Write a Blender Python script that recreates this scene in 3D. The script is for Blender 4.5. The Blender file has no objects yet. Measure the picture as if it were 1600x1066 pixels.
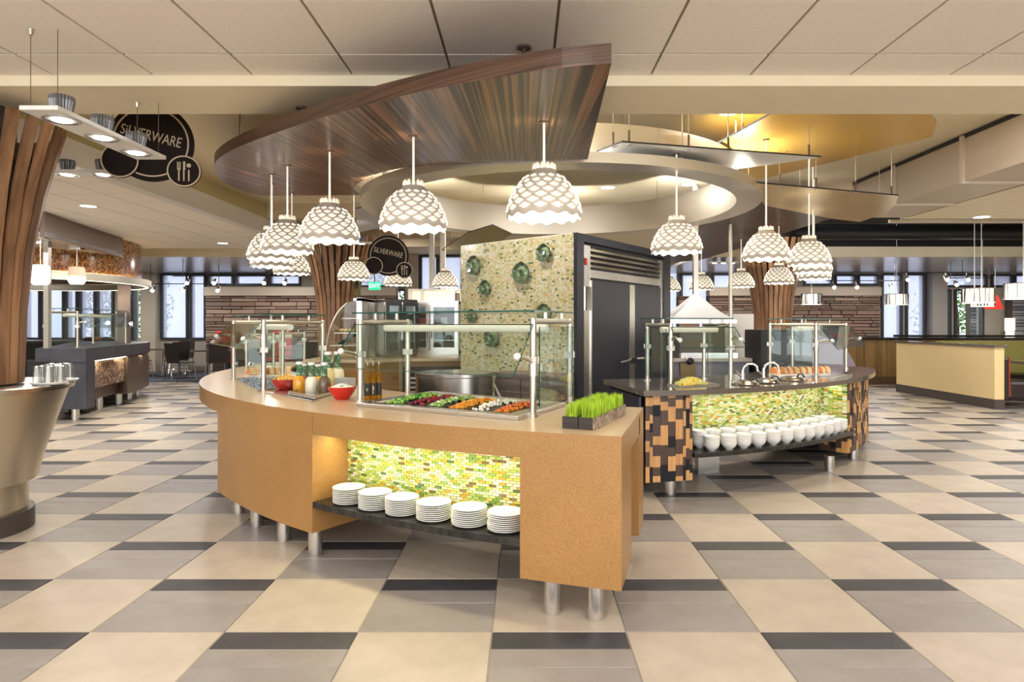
import bpy, math, random
from mathutils import Vector, Matrix
R = random.Random(11)
PI = math.pi
C = bpy.context.scene.collection
# ---------------------------------------------------------------- camera, world, exposure
F, CX, CY, H = 1008.0, 819.0, 506.5, 1.403      # focal length (px of the 1600 px frame), vanishing point, eye height
sc = bpy.context.scene
cd = bpy.data.cameras.new('camera'); cam = bpy.data.objects.new('camera', cd); C.objects.link(cam)
cam.location = (0, 0, H); cam.rotation_euler = (PI/2, 0, 0)
cd.sensor_width = 36; cd.sensor_fit = 'HORIZONTAL'; cd.lens = F/1600*36
cd.shift_x = -(CX-800)/1600; cd.shift_y = -(533-CY)/1600
cd.clip_start = .05; cd.clip_end = 200
sc.camera = cam
w = bpy.data.worlds.new('sky'); sc.world = w; w.use_nodes = True
bg = w.node_tree.nodes['Background']
bg.inputs[0].default_value = (.96, .97, 1, 1); bg.inputs[1].default_value = 2.6
sc.view_settings.view_transform = 'Standard'; sc.view_settings.look = 'None'
sc.view_settings.gamma = 1; sc.view_settings.use_curve_mapping = False
sc.view_settings.exposure = 0.62
cy = sc.cycles
cy.use_denoising = True; cy.max_bounces = 8; cy.diffuse_bounces = 4; cy.glossy_bounces = 4
cy.transmission_bounces = 4; cy.transparent_max_bounces = 24
cy.sample_clamp_indirect = 6; cy.caustics_reflective = False; cy.caustics_refractive = False

def lamp(kind, loc, energy, col=(1, .955, .89), size=.2, rot=(0, 0, 0), name='light', sy=None, spread=None):
    d = bpy.data.lights.new(name, kind); d.energy = energy; d.color = col
    if kind == 'AREA':
        d.shape = 'RECTANGLE' if sy else 'DISK'; d.size = size
        if sy: d.size_y = sy
        if spread: d.spread = spread
    elif kind in ('POINT', 'SPOT'): d.shadow_soft_size = size
    o = bpy.data.objects.new(name, d); C.objects.link(o); o.location = loc; o.rotation_euler = rot
    return o

# ---------------------------------------------------------------- mapping between photo and place
def at(px, py, Y): return Vector(((px-CX)/F*Y, Y, H-(py-CY)/F*Y))
def atz(px, py, z):
    Y = (H-z)*F/(py-CY); return Vector(((px-CX)/F*Y, Y, z))
def ray_circle(px, c, r):
    k = (px-CX)/F; a = k*k+1; b = -2*(k*c[0]+c[1]); q = c[0]**2+c[1]**2-r*r
    Y = (-b-math.sqrt(max(0, b*b-4*a*q)))/(2*a); return k*Y, Y
def ray_line(px, p, q):
    k = (px-CX)/F; dx, dy = q[0]-p[0], q[1]-p[1]
    t = (k*p[1]-p[0])/(dx-k*dy); return p[0]+t*dx, p[1]+t*dy, t
def pol(c, r, deg): return (c[0]+r*math.cos(math.radians(deg)), c[1]+r*math.sin(math.radians(deg)))
def arc(c, r, a0, a1, n): return [pol(c, r, a0+(a1-a0)*i/n) for i in range(n+1)]

# ---------------------------------------------------------------- materials
MATS = {}
class NT:
    def __init__(s, name):
        s.m = bpy.data.materials.new(name); s.m.use_nodes = True; s.t = s.m.node_tree
        s.b = s.t.nodes['Principled BSDF']; s.out = s.t.nodes['Material Output']
    def n(s, typ, **kw):
        x = s.t.nodes.new(typ)
        for k, v in kw.items():
            if k in x.inputs: x.inputs[k].default_value = v
            else: setattr(x, k, v)
        return x
    def l(s, a, b): s.t.links.new(a, b)
    def coord(s, scale=(1, 1, 1), rot=(0, 0, 0)):
        tc = s.n('ShaderNodeTexCoord'); mp = s.n('ShaderNodeMapping')
        mp.inputs['Scale'].default_value = scale; mp.inputs['Rotation'].default_value = rot
        s.l(tc.outputs['Object'], mp.inputs['Vector']); return mp.outputs[0]
    def ramp(s, fac, stops, const=False):
        r = s.n('ShaderNodeValToRGB'); e = r.color_ramp
        if const: e.interpolation = 'CONSTANT'
        while len(e.elements) < len(stops): e.elements.new(.5)
        for el, (p, c) in zip(e.elements, stops): el.position = p; el.color = (*c, 1)
        s.l(fac, r.inputs[0]); return r.outputs[0]
    def noise(s, vec, scale, detail=3, rough=.5):
        x = s.n('ShaderNodeTexNoise'); x.inputs['Scale'].default_value = scale; x.inputs['Detail'].default_value = detail
        x.inputs['Roughness'].default_value = rough; s.l(vec, x.inputs['Vector']); return x.outputs['Fac']
    def mul(s, a, b, f=1.0):
        x = s.n('ShaderNodeMix', data_type='RGBA', blend_type='MULTIPLY'); x.inputs[0].default_value = f
        s.l(a, x.inputs[6]); s.l(b, x.inputs[7]); return x.outputs[2]
    def bump(s, fac, strength=.2, dist=.002):
        x = s.n('ShaderNodeBump'); x.inputs['Strength'].default_value = strength; x.inputs['Distance'].default_value = dist
        s.l(fac, x.inputs['Height']); s.l(x.outputs[0], s.b.inputs['Normal'])
    def set(s, col=None, rough=None, metal=None, spec=None, coat=None):
        if col is not None: s.b.inputs['Base Color'].default_value = (*col, 1)
        if rough is not None: s.b.inputs['Roughness'].default_value = rough
        if metal is not None: s.b.inputs['Metallic'].default_value = metal
        if spec is not None: s.b.inputs['Specular IOR Level'].default_value = spec
        if coat is not None: s.b.inputs['Coat Weight'].default_value = coat; s.b.inputs['Coat Roughness'].default_value = .08
        return s
def keep(nt): MATS[nt.m.name] = nt.m; return nt.m
def plain(name, col, rough=.5, metal=0, spec=.5, var=0, scale=6, coat=None):
    nt = NT(name).set(col, rough, metal, spec, coat)
    if var:
        f = nt.noise(nt.coord(), scale, 4)
        a = tuple(max(0, c*(1-var)) for c in col); b = tuple(min(1, c*(1+var)) for c in col)
        nt.l(nt.ramp(f, [(.3, a), (.7, b)]), nt.b.inputs['Base Color'])
    return keep(nt)
def emit(name, col, strength, base=None):
    nt = NT(name).set(base or col, .5)
    nt.b.inputs['Emission Color'].default_value = (*col, 1); nt.b.inputs['Emission Strength'].default_value = strength
    return keep(nt)
def grain(name, dark, light, scale, rough=.35, rnd=0, coat=None, rot=(0, 0, 0), contrast=(.35, .65), noisescale=1.0):
    nt = NT(name).set(None, rough, 0, .5, coat)
    v = nt.coord(scale, rot)
    if rnd:      # every piece starts its grain somewhere else
        oi = nt.n('ShaderNodeObjectInfo'); ad = nt.n('ShaderNodeVectorMath', operation='ADD'); cb = nt.n('ShaderNodeCombineXYZ')
        ml = nt.n('ShaderNodeMath', operation='MULTIPLY'); ml.inputs[1].default_value = 37.0
        nt.l(oi.outputs['Random'], ml.inputs[0]); nt.l(ml.outputs[0], cb.inputs[0]); nt.l(ml.outputs[0], cb.inputs[1])
        nt.l(v, ad.inputs[0]); nt.l(cb.outputs[0], ad.inputs[1]); v = ad.outputs[0]
    f = nt.noise(v, noisescale, 5, .6)
    col = nt.ramp(f, [(contrast[0], dark), (contrast[1], light)])
    if rnd:
        g = nt.ramp(oi.outputs['Random'], [(0, (1-rnd,)*3), (1, (1, 1, 1))]); col = nt.mul(col, g)
    nt.l(col, nt.b.inputs['Base Color']); nt.bump(f, .08)
    return keep(nt)
def steel(name, col=(.68, .66, .63), rough=.26, scale=(2, 2, 60)):
    nt = NT(name).set(col, rough, 1)
    f = nt.noise(nt.coord(scale), 4, 2)
    mr = nt.n('ShaderNodeMapRange'); mr.inputs[3].default_value = rough*.9; mr.inputs[4].default_value = rough*1.12
    nt.l(f, mr.inputs[0]); nt.l(mr.outputs[0], nt.b.inputs['Roughness']); return keep(nt)
def glassy(name, tint=(.93, .98, .96), refl=1.0, rough=0.0, haze=0.0):
    nt = NT(name); t = nt.t
    tr = nt.n('ShaderNodeBsdfTransparent'); tr.inputs[0].default_value = (*tint, 1)
    gl = nt.n('ShaderNodeBsdfGlossy'); gl.inputs['Roughness'].default_value = rough
    fr = nt.n('ShaderNodeLayerWeight'); fr.inputs[0].default_value = .5
    pw = nt.n('ShaderNodeMath', operation='POWER'); pw.inputs[1].default_value = 5.0; nt.l(fr.outputs['Facing'], pw.inputs[0])
    mm = nt.n('ShaderNodeMath', operation='MULTIPLY_ADD'); mm.inputs[1].default_value = .8*refl; mm.inputs[2].default_value = .035*refl; nt.l(pw.outputs[0], mm.inputs[0])
    mx = nt.n('ShaderNodeMixShader'); nt.l(mm.outputs[0], mx.inputs[0]); nt.l(tr.outputs[0], mx.inputs[1]); nt.l(gl.outputs[0], mx.inputs[2])
    last = mx.outputs[0]
    if haze:
        df = nt.n('ShaderNodeBsdfTranslucent'); df.inputs[0].default_value = (*tint, 1)
        d2 = nt.n('ShaderNodeBsdfDiffuse'); d2.inputs[0].default_value = (*tint, 1)
        a = nt.n('ShaderNodeMixShader'); a.inputs[0].default_value = .35; nt.l(df.outputs[0], a.inputs[1]); nt.l(d2.outputs[0], a.inputs[2])
        m2 = nt.n('ShaderNodeMixShader'); m2.inputs[0].default_value = haze; nt.l(last, m2.inputs[1]); nt.l(a.outputs[0], m2.inputs[2]); last = m2.outputs[0]
    t.links.new(last, nt.out.inputs[0]); t.nodes.remove(nt.b); return keep(nt)
def mosaic(name, stops, island=False, rough=.12, coat=.6):
    nt = NT(name).set(None, rough, 0, .6, coat)
    if island: g = nt.n('ShaderNodeNewGeometry').outputs['Random Per Island']
    else: g = nt.n('ShaderNodeObjectInfo').outputs['Random']
    col = nt.ramp(g, stops, True)
    f = nt.noise(nt.coord((30, 30, 30)), 2, 2); k = nt.ramp(f, [(.3, (.72, .74, .7)), (.7, (1, 1, 1))])
    nt.l(nt.mul(col, k), nt.b.inputs['Base Color']); return keep(nt)

# tan speckled counter board
nt = NT('tan_board').set(None, .33, 0, .5); v = nt.coord()
f1 = nt.noise(v, 230, 3, .7); f2 = nt.noise(v, 3.5, 3)
c = nt.ramp(f1, [(.3, (.22, .095, .024)), (.52, (.36, .19, .060)), (.72, (.47, .275, .105))]); k = nt.ramp(f2, [(.3, (.88, .87, .85)), (.7, (1, 1, 1))])
nt.l(nt.mul(c, k), nt.b.inputs['Base Color']); nt.bump(f1, .25, .0015); TAN = keep(nt)
nt = NT('tan_glare').set(None, .22, 0, .5); v = nt.coord(); f1 = nt.noise(v, 160, 3, .7)  # same tan board, its colour paled to hold the glare on the top
nt.l(nt.ramp(f1, [(.3, (.54, .37, .20)), (.7, (.72, .53, .33))]), nt.b.inputs['Base Color']); TANGLARE = keep(nt)
def stone_tile(name, a, b, rough):
    nt = NT(name).set(None, rough, 0, .3); v = nt.coord()
    oi = nt.n('ShaderNodeObjectInfo'); f1 = nt.noise(v, 5, 5, .6); f2 = nt.noise(v, 120, 2)
    c = nt.ramp(f1, [(.3, a), (.7, b)]); k = nt.ramp(f2, [(.3, (.93,)*3), (.7, (1,)*3)])
    r = nt.ramp(oi.outputs['Random'], [(0, (.93, .93, .94)), (1, (1, 1, 1))])
    nt.l(nt.mul(nt.mul(c, k), r), nt.b.inputs['Base Color']); nt.bump(f2, .05, .001); return keep(nt)
T_BEIGE = stone_tile('tile_beige', (.42, .35, .275), (.515, .44, .355), .42)
T_GREY = stone_tile('tile_grey', (.25, .22, .20), (.305, .275, .255), .42)
T_DARK = stone_tile('tile_dark', (.040, .038, .042), (.065, .061, .065), .55)
GROUT = plain('grout', (.30, .26, .21), .8)
PANEL = plain('ceiling_board', (.92, .86, .77), .85, var=.03, scale=40)
PANELGAP = plain('panel_gap', (.30, .26, .20), .8)
CREAM = plain('cream_paint', (.86, .77, .56), .6, var=.02)
YELLOW = plain('straw_paint', (.72, .62, .33), .45, var=.03)
WHITEP = plain('pale_paint', (.80, .76, .68), .5)
FASCIA = plain('pale_fascia', (.74, .70, .66), .4)
LACQ = plain('soffit_panel', (.62, .60, .61), .22, .2, .5)
ZEBRA = grain('zebra_wood', (.020, .009, .006), (.30, .15, .075), (52, .3, 1), .33, 0, .06, (0, 0, 0), (.43, .62))
ZEBRA_E = grain('zebra_edge', (.035, .016, .010), (.13, .065, .038), (1.2, 1.2, 90), .35, 0, .05, contrast=(.35, .65))
SLAT = grain('slat_wood', (.21, .095, .042), (.46, .25, .125), (12, 12, 1.2), .42, .45)
BAMBOO = grain('bamboo', (.30, .17, .06), (.52, .33, .13), (45, 45, 1), .4)
GREYWOOD = grain('grey_wood', (.10, .08, .07), (.19, .16, .14), (1.5, 1.5, 45), .45)
V_LIGHT = grain('veneer_light', (.52, .24, .075), (.74, .43, .17), (130, 130, 1.5), .38, .15)
V_BROWN = grain('veneer_brown', (.055, .028, .018), (.10, .055, .036), (90, 90, 2), .38, .25)
V_BLACK = plain('veneer_black', (.011, .011, .015), .5, 0, .25)
SS = steel('brushed_steel'); SSW = steel('warm_steel', (.86, .78, .62), .33, (40, 40, 1)); HSINK = plain('heat_sink_grey', (.20, .20, .21), .35, .6); CHROME = plain('chrome', (.82, .82, .82), .08, 1)
SATIN = steel('satin_tube', (.64, .60, .53), .32, (3, 3, 3))
RINGM = steel('ring_steel', (.72, .66, .56), .42, (1, 1, 40))
GOLD = plain('gold_panel', (.72, .46, .10), .34, .3, .5, .05, 2); GOLDLT = plain('pale_gold_panel', (.66, .50, .24), .3, .5, .5, .05, 2)
LAV = plain('lavender_panel', (.62, .60, .70), .35)
DKTOP = plain('dark_quartz', (.13, .105, .085), .1, 0, .6, .12, 60, .4)
SLATE = plain('slate_top', (.048, .049, .062), .4, 0, .5, .25, 5); BRONZE = plain('bronze_panel', (.17, .12, .095), .3, .5)
NAVY = plain('fridge_panel', (.030, .031, .046), .32, .2, .5); BLACK = plain('black', (.012, .012, .014), .45); BLACKG = plain('black_gloss', (.015, .014, .016), .12)
BLK_SHELF = grain('black_shelf', (.012, .011, .01), (.035, .032, .028), (2, 60, 2), .22)
DARKFR = plain('window_frame', (.035, .036, .045), .4); WHITE = plain('white_china', (.83, .82, .79), .18, 0, .5, coat=.3)
WHITEM = plain('white_metal', (.80, .79, .76), .4); LAMPOUT = plain('shade_metal', (.50, .44, .36), .45); LAMPIN = plain('shade_lining', (.9, .88, .83), .6)
SCALE = emit('shade_scale', (1, .90, .70), .22, (.85, .79, .66)); SCALER = emit('scale_slit', (1, .94, .80), 1.15)
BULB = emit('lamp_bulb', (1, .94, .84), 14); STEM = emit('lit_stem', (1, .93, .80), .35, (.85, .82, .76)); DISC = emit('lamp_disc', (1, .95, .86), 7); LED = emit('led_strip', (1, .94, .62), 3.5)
DRUM = emit('drum_shade', (1, .95, .80), 1.1); LANTERN = emit('lantern_shade', (1, .92, .78), 1.8); TUBEL = emit('lamp_tube', (1, .93, .78), .16, (.68, .62, .52))
GLASS = glassy('clear_glass', (.93, .98, .96), 1.3); GEDGE = plain('glass_edge', (.02, .10, .075), .15); PANEB = glassy('window_shade', (.66, .69, .79), .25, .1, .5); PANEC = glassy('window_clear', (.66, .70, .70), .3)
GREENGL = plain('green_glass', (.10, .14, .085), .08, 0, .7, .35, 30, .8); GREENHI = plain('green_glass_light', (.22, .31, .17), .1, 0, .7, .3, 25, .8)
RED = plain('red_glaze', (.55, .018, .012), .15, 0, .5, coat=.5); REDM = plain('red_fabric', (.5, .03, .02), .5)
CHAIRM = plain('chair_shell', (.022, .015, .013), .4); BOOTHG = plain('booth_green', (.23, .21, .045), .6); BOOTHB = plain('booth_leather', (.030, .016, .016), .35); MAUVE = plain('mauve_panel', (.22, .17, .22), .3)
CARPET = plain('carpet', (.055, .060, .085), .95, var=.35, scale=30); HALFW = plain('half_wall_paint', (.80, .62, .32), .55); KICK = plain('kick_board', (.075, .060, .055), .45)
G_STOPS = [(0, (.62, .63, .40)), (.15, (.44, .52, .17)), (.32, (.66, .64, .38)), (.46, (.33, .42, .08)), (.58, (.60, .50, .09)), (.68, (.20, .32, .06)), (.76, (.74, .71, .56)), (.86, (.52, .30, .03)), (.92, (.06, .14, .05)), (.96, (.16, .10, .03))]
MOSA = mosaic('mosaic_tile', G_STOPS); MOSI = mosaic('mosaic_tile_small', G_STOPS, True)
MOSW = mosaic('mosaic_wall_tile', [(0, (.80, .70, .42)), (.24, (.74, .64, .34)), (.46, (.84, .77, .56)), (.66, (.60, .56, .24)), (.74, (.74, .52, .20)), (.82, (.44, .46, .18)), (.87, (.86, .82, .70)), (.955, (.14, .20, .08))], True, .2, .3)
MOSO = mosaic('amber_mosaic', [(0, (.42, .17, .05)), (.25, (.28, .09, .03)), (.45, (.50, .28, .10)), (.6, (.18, .06, .03)), (.75, (.55, .36, .14)), (.88, (.12, .07, .05))], True, .15, .5)
MOSP = mosaic('copper_mosaic', [(0, (.30, .17, .11)), (.25, (.20, .11, .08)), (.5, (.42, .28, .20)), (.7, (.14, .09, .08)), (.85, (.46, .36, .30))], True, .2, .5)
MORTAR = plain('mosaic_grout', (.74, .71, .56), .7)
ST = mosaic('stone', [(0, (.25, .155, .115)), (.2, (.33, .22, .165)), (.4, (.19, .115, .09)), (.55, (.38, .27, .21)), (.75, (.27, .16, .135)), (.9, (.21, .15, .125))], False, .85, 0)
MORTD = plain('stone_mortar', (.10, .07, .055), .9)
LEAF = plain('leaf_green', (.10, .22, .03), .6, var=.5, scale=3); BARK = plain('bark', (.10, .06, .035), .8); GRASSM = plain('wheatgrass', (.43, .64, .03), .5, var=.35, scale=14)
SOIL = plain('soil', (.03, .02, .012), .95); WENGE = grain('wenge', (.012, .009, .007), (.045, .032, .024), (3, 3, 50), .5); WEATHER = grain('weathered_wood', (.12, .085, .055), (.40, .31, .22), (20, 20, 40), .6)
# ---------------------------------------------------------------- mesh helpers
class MB:
    def __init__(s): s.v = []; s.f = []; s.m = []; s.sm = []
    def add(s, vs, fs, mi=0, sm=False):
        o = len(s.v); s.v += [tuple(p) for p in vs]
        for f in fs: s.f.append([o+i for i in f]); s.m.append(mi); s.sm.append(sm)
        return s
    def box(s, x0, y0, z0, x1, y1, z1, mi=0):
        v = [(x, y, z) for z in (z0, z1) for y in (y0, y1) for x in (x0, x1)]
        return s.add(v, [(0, 2, 3, 1), (4, 5, 7, 6), (0, 1, 5, 4), (2, 6, 7, 3), (0, 4, 6, 2), (1, 3, 7, 5)], mi)
    def hexa(s, q, n, th, mi=0, me=None):       # a quad slab: corners q, thickness th along n, edges may differ
        n = Vector(n).normalized()*th; a = [Vector(p) for p in q]; b = [p+n for p in a]
        s.add(a+b, [(0, 3, 2, 1), (4, 5, 6, 7)], mi)
        return s.add(a+b, [(i, (i+1) % 4, 4+(i+1) % 4, 4+i) for i in range(4)], mi if me is None else me)
    def obox(s, c, lx, ly, z0, z1, rot=0, mi=0):
        ca, sa = math.cos(rot), math.sin(rot)
        p = [(c[0]+x*ca-y*sa, c[1]+x*sa+y*ca) for x, y in ((-lx/2, -ly/2), (lx/2, -ly/2), (lx/2, ly/2), (-lx/2, ly/2))]
        return s.prism(p, z0, z1, mi)
    def prism(s, poly, z0, z1, mi=0, me=None, sm=False):       # z0, z1 numbers or functions of (x, y)
        a = sum(poly[i][0]*poly[(i+1) % len(poly)][1]-poly[(i+1) % len(poly)][0]*poly[i][1] for i in range(len(poly)))
        if a < 0: poly = poly[::-1]
        n = len(poly); g = lambda z, p: z(*p[:2]) if callable(z) else z
        v = [(p[0], p[1], g(z0, p)) for p in poly]+[(p[0], p[1], g(z1, p)) for p in poly]
        s.add(v, [tuple(range(n))[::-1], tuple(range(n, 2*n))], mi)
        return s.add(v, [(i, (i+1) % n, n+(i+1) % n, n+i) for i in range(n)], mi if me is None else me, sm)
    def band(s, path, z0, z1, th, mi=0, sm=True):   # an upright curved board along a path, thickness to its left
        n = len(path); q = []
        for i in range(n):
            a, b = path[max(0, i-1)], path[min(n-1, i+1)]; d = Vector((b[0]-a[0], b[1]-a[1])).normalized(); q.append((path[i][0]-d.y*th, path[i][1]+d.x*th))
        v = [(p[0], p[1], z) for z in (z0, z1) for p in list(path)+q]
        P = lambda k, i, z: z*2*n+k*n+i
        for i in range(n-1):
            s.add(v, [(P(0, i, 0), P(0, i+1, 0), P(0, i+1, 1), P(0, i, 1)), (P(1, i+1, 0), P(1, i, 0), P(1, i, 1), P(1, i+1, 1))], mi, sm)
            s.add(v, [(P(0, i, 1), P(0, i+1, 1), P(1, i+1, 1), P(1, i, 1)), (P(0, i+1, 0), P(0, i, 0), P(1, i, 0), P(1, i+1, 0))], mi)
        return s.add(v, [(P(0, 0, 0), P(0, 0, 1), P(1, 0, 1), P(1, 0, 0)), (P(0, n-1, 1), P(0, n-1, 0), P(1, n-1, 0), P(1, n-1, 1))], mi)
    def tube(s, pts, r, n=8, mi=0, cap=True):
        pts = [Vector(p) for p in pts]; rr = r if isinstance(r, (list, tuple)) else [r]*len(pts); v = []; ref = None
        for i, p in enumerate(pts):
            t = (pts[min(i+1, len(pts)-1)]-pts[max(i-1, 0)]).normalized()
            if ref is None: ref = Vector((0, 0, 1)) if abs(t.z) < .9 else Vector((1, 0, 0))
            a = t.cross(ref).normalized(); b = a.cross(t).normalized(); ref = b
            v += [p+(a*math.cos(2*PI*k/n)+b*math.sin(2*PI*k/n))*rr[i] for k in range(n)]
        f = [(i*n+k, i*n+(k+1) % n, (i+1)*n+(k+1) % n, (i+1)*n+k) for i in range(len(pts)-1) for k in range(n)]
        s.add(v, f, mi, True)
        if cap: s.add(v, [tuple(range(n))[::-1], tuple(range((len(pts)-1)*n, len(pts)*n))], mi)
        return s
    def lathe(s, prof, c=(0, 0), n=24, mi=0, sm=True, wob=None, a0=0, a1=360):
        full = a1-a0 >= 360; k = n if full else n+1; v = []
        for j, (r, z) in enumerate(prof):
            for i in range(k):
                a = math.radians(a0+(a1-a0)*i/n); q = r+(wob(a, j) if wob else 0)
                v.append((c[0]+q*math.cos(a), c[1]+q*math.sin(a), z))
        f = []
        for j in range(len(prof)-1):
            for i in range(k if full else k-1):
                i2 = (i+1) % k; f.append((j*k+i, j*k+i2, (j+1)*k+i2, (j+1)*k+i))
        return s.add(v, f, mi, sm)
    def ball(s, c, r, n=10, m=6, mi=0):
        rx, ry, rz = r if isinstance(r, (tuple, list)) else (r, r, r); v = [(c[0], c[1], c[2]-rz)]; f = []
        for j in range(1, m):
            t = PI*j/m
            v += [(c[0]+rx*math.sin(t)*math.cos(2*PI*i/n), c[1]+ry*math.sin(t)*math.sin(2*PI*i/n), c[2]-rz*math.cos(t)) for i in range(n)]
        v.append((c[0], c[1], c[2]+rz)); L = len(v)-1
        for i in range(n):
            i2 = (i+1) % n; f.append((0, 1+i2, 1+i)); f.append((L, L-n+i, L-n+i2))
            for j in range(m-2): a = 1+j*n; f.append((a+i, a+i2, a+n+i2, a+n+i))
        return s.add(v, f, mi, True)
    def mesh(s, name, mats, off=(0, 0, 0)):
        me = bpy.data.meshes.new(name)
        me.from_pydata([(x-off[0], y-off[1], z-off[2]) for x, y, z in s.v], [], s.f)
        for m in (mats if isinstance(mats, (list, tuple)) else [mats]): me.materials.append(m)
        me.polygons.foreach_set('material_index', s.m); me.polygons.foreach_set('use_smooth', s.sm); me.update()
        if any(s.sm): me.set_sharp_from_angle(angle=.7)
        return me
    def build(s, name, mats, parent=None, label=None, cat=None, group=None, kind=None, bevel=0, recalc=False):
        off = Vector((0, 0, 0)); p = parent
        while p is not None: off += p.location; p = p.parent
        o = bpy.data.objects.new(name, s.mesh(name, mats, off)); C.objects.link(o)
        if parent is not None: o.parent = parent
        if bevel:
            b = o.modifiers.new('bevel', 'BEVEL'); b.width = bevel; b.segments = 2; b.limit_method = 'ANGLE'; b.angle_limit = .7
        return tag(o, label, cat, group, kind)
def tag(o, label=None, cat=None, group=None, kind=None):
    if label: o['label'] = label
    if cat: o['category'] = cat
    if group: o['group'] = group
    if kind: o['kind'] = kind
    return o
def thing(name, label, cat, loc=(0, 0, 0), group=None, kind=None):
    o = bpy.data.objects.new(name, None); C.objects.link(o); o.location = loc; o.empty_display_size = .1
    return tag(o, label, cat, group, kind)
KIDS = {}
def kids(o): return [c for c in bpy.data.objects if c.parent == o]
def dup(o, loc=None, rz=None, label=None, parent=None, group=None, tree=None):
    c = o.copy(); C.objects.link(c)
    if parent is not None: c.parent = parent
    if loc is not None: c.location = loc
    if rz is not None: c.rotation_euler = (0, 0, rz)
    if label: c['label'] = label
    if group: c['group'] = group
    for ch in (tree[o.name] if tree is not None else kids(o)): dup(ch, parent=c, tree=tree)
    return c
def tree_of(root):
    t = {}; st = [root]; al = list(bpy.data.objects)
    while st:
        o = st.pop(); t[o.name] = [c for c in al if c.parent == o]; st += t[o.name]
    return t
def piece(me, name, parent, loc=(0, 0, 0), rz=0, mat=None):
    o = bpy.data.objects.new(name, me); C.objects.link(o); o.parent = parent; o.location = loc; o.rotation_euler = (0, 0, rz); return o
ORD = ['first', 'second', 'third', 'fourth', 'fifth', 'sixth', 'seventh', 'eighth', 'ninth', 'tenth', 'eleventh', 'twelfth', 'thirteenth', 'fourteenth', 'fifteenth']
def rect(x0, y0, x1, y1): return [(x0, y0), (x1, y0), (x1, y1), (x0, y1)]
def text(name, body, size, mat, parent, loc, rot, depth=.002, sx=1, shear=0):
    cu = bpy.data.curves.new(name, 'FONT'); cu.body = body; cu.size = size; cu.extrude = depth; cu.align_x = 'CENTER'; cu.align_y = 'CENTER'; cu.shear = shear
    cu.materials.append(mat); q = bpy.data.objects.new(name, cu); C.objects.link(q)
    me = bpy.data.meshes.new_from_object(q.evaluated_get(bpy.context.evaluated_depsgraph_get())); bpy.data.objects.remove(q)
    o = bpy.data.objects.new(name, me); C.objects.link(o); o.parent = parent; o.location = loc; o.rotation_euler = rot; o.scale = (sx, 1, 1); return o

# ---------------------------------------------------------------- room shell
YB = 19.0                                         # back wall
T = .61; GX, GY = -.146, 2.94                     # floor tile size and grid origin
fl = MB().box(-16, -7, -.08, 16, 24, -.004).build('floor', GROUT, kind='structure')
def tm(w, d, name, mat):
    b = MB(); e = .0035; z0 = -.006
    b.add([(-w/2, -d/2, z0), (w/2, -d/2, z0), (w/2, d/2, z0), (-w/2, d/2, z0), (-w/2+e, -d/2+e, 0), (w/2-e, -d/2+e, 0), (w/2-e, d/2-e, 0), (-w/2+e, d/2-e, 0)],
          [(4, 5, 6, 7), (0, 1, 5, 4), (1, 2, 6, 5), (2, 3, 7, 6), (3, 0, 4, 7)]); return b.mesh(name, mat)
g = .0025
tiles = {'b': tm(T-g, T-g, 'beige_tile', T_BEIGE), 'h': tm(T-g, T/2-g, 'grey_tile', T_GREY), 'q': tm(T-g, T/4-g, 'grey_tile_narrow', T_GREY), 'd': tm(T-g, T/4-g, 'dark_tile', T_DARK)}
cells = []
for j in range(-14, 34):
    for k in range(-26, 27):
        x, y = GX+(k+.5)*T, GY+(j+.5)*T
        if abs(x) > 15.5 or y > 22: continue
        if (k+j) % 2: pc = [('h', x, y-T/4), ('q', x, y+T/8), ('d', x, y+3*T/8)]
        else: pc = [('b', x, y)]
        for p in pc:
            px, py, vis = CX+p[1]/max(p[2], .1)*F, 0, p[2] > 2.2
            cells.append((0 if vis and -120 < px < 1720 else 1, p[2]+abs(p[1])*.25, p))
cells.sort(key=lambda c: (c[0], c[1]))
rest = MB()
for i, (_, _, (kd, x, y)) in enumerate(cells):
    if i < 300: piece(tiles[kd], 'tile', fl, (x, y, 0))
    else:
        d = {'b': T, 'h': T/2, 'q': T/4, 'd': T/4}[kd]-g; ww = T-g
        rest.add([(x-ww/2, y-d/2, 0), (x+ww/2, y-d/2, 0), (x+ww/2, y+d/2, 0), (x-ww/2, y+d/2, 0)], [(0, 1, 2, 3)], {'b': 0, 'h': 1, 'q': 1, 'd': 2}[kd])
rest.build('far_tiles', [T_BEIGE, T_GREY, T_DARK], fl, kind='stuff')
MB().box(-15.8, 15.6, .002, -3.9, YB, .012).build('carpet', CARPET, fl)

# ceilings: tiled ceiling at 2.93 before the beam, then low tiled ceilings at both sides of a raised middle
ZC, ZH = 2.93, 3.45
ce = MB().box(-16, -7, ZC+.012, 16, 3.97, ZC+.1).build('ceiling', PANELGAP, kind='structure')
pm = MB().box(-.297, -.297, 0, .297, .297, .02).mesh('ceiling_panel', PANEL)
px0 = .167; ys = [3.644-T*i for i in range(0, 18)]
n = 0; cb = MB()
for i, y in enumerate(ys):
    yc = y-T/2
    for k in range(-12, 13):
        xc = px0+(k+.5)*.61
        if i < 3 and abs(xc) < 5.2: piece(pm, 'panel', ce, (xc, yc, ZC))
        else: cb.box(xc-.297, yc-.297, ZC, xc+.297, yc+.297, ZC+.02)
hp = MB().box(-.297, 0, 0, .297, .30, .02).mesh('ceiling_panel_cut', PANEL)
for k in range(-12, 13):
    xc = px0+(k+.5)*.61
    piece(hp, 'panel', ce, (xc, 3.657, ZC))
cb.build('panels_behind', PANEL, ce, kind='stuff')
MB().box(-16, 3.96, ZC-.065, 16, 4.49, 3.9).build('trim_1', CREAM, kind='structure')          # beam
MB().box(-4.62, 4.49, ZH, 5.62, 20, ZH+.1).build('ceiling.001', CREAM, kind='structure')         # raised ceiling over the serving ring
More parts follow.
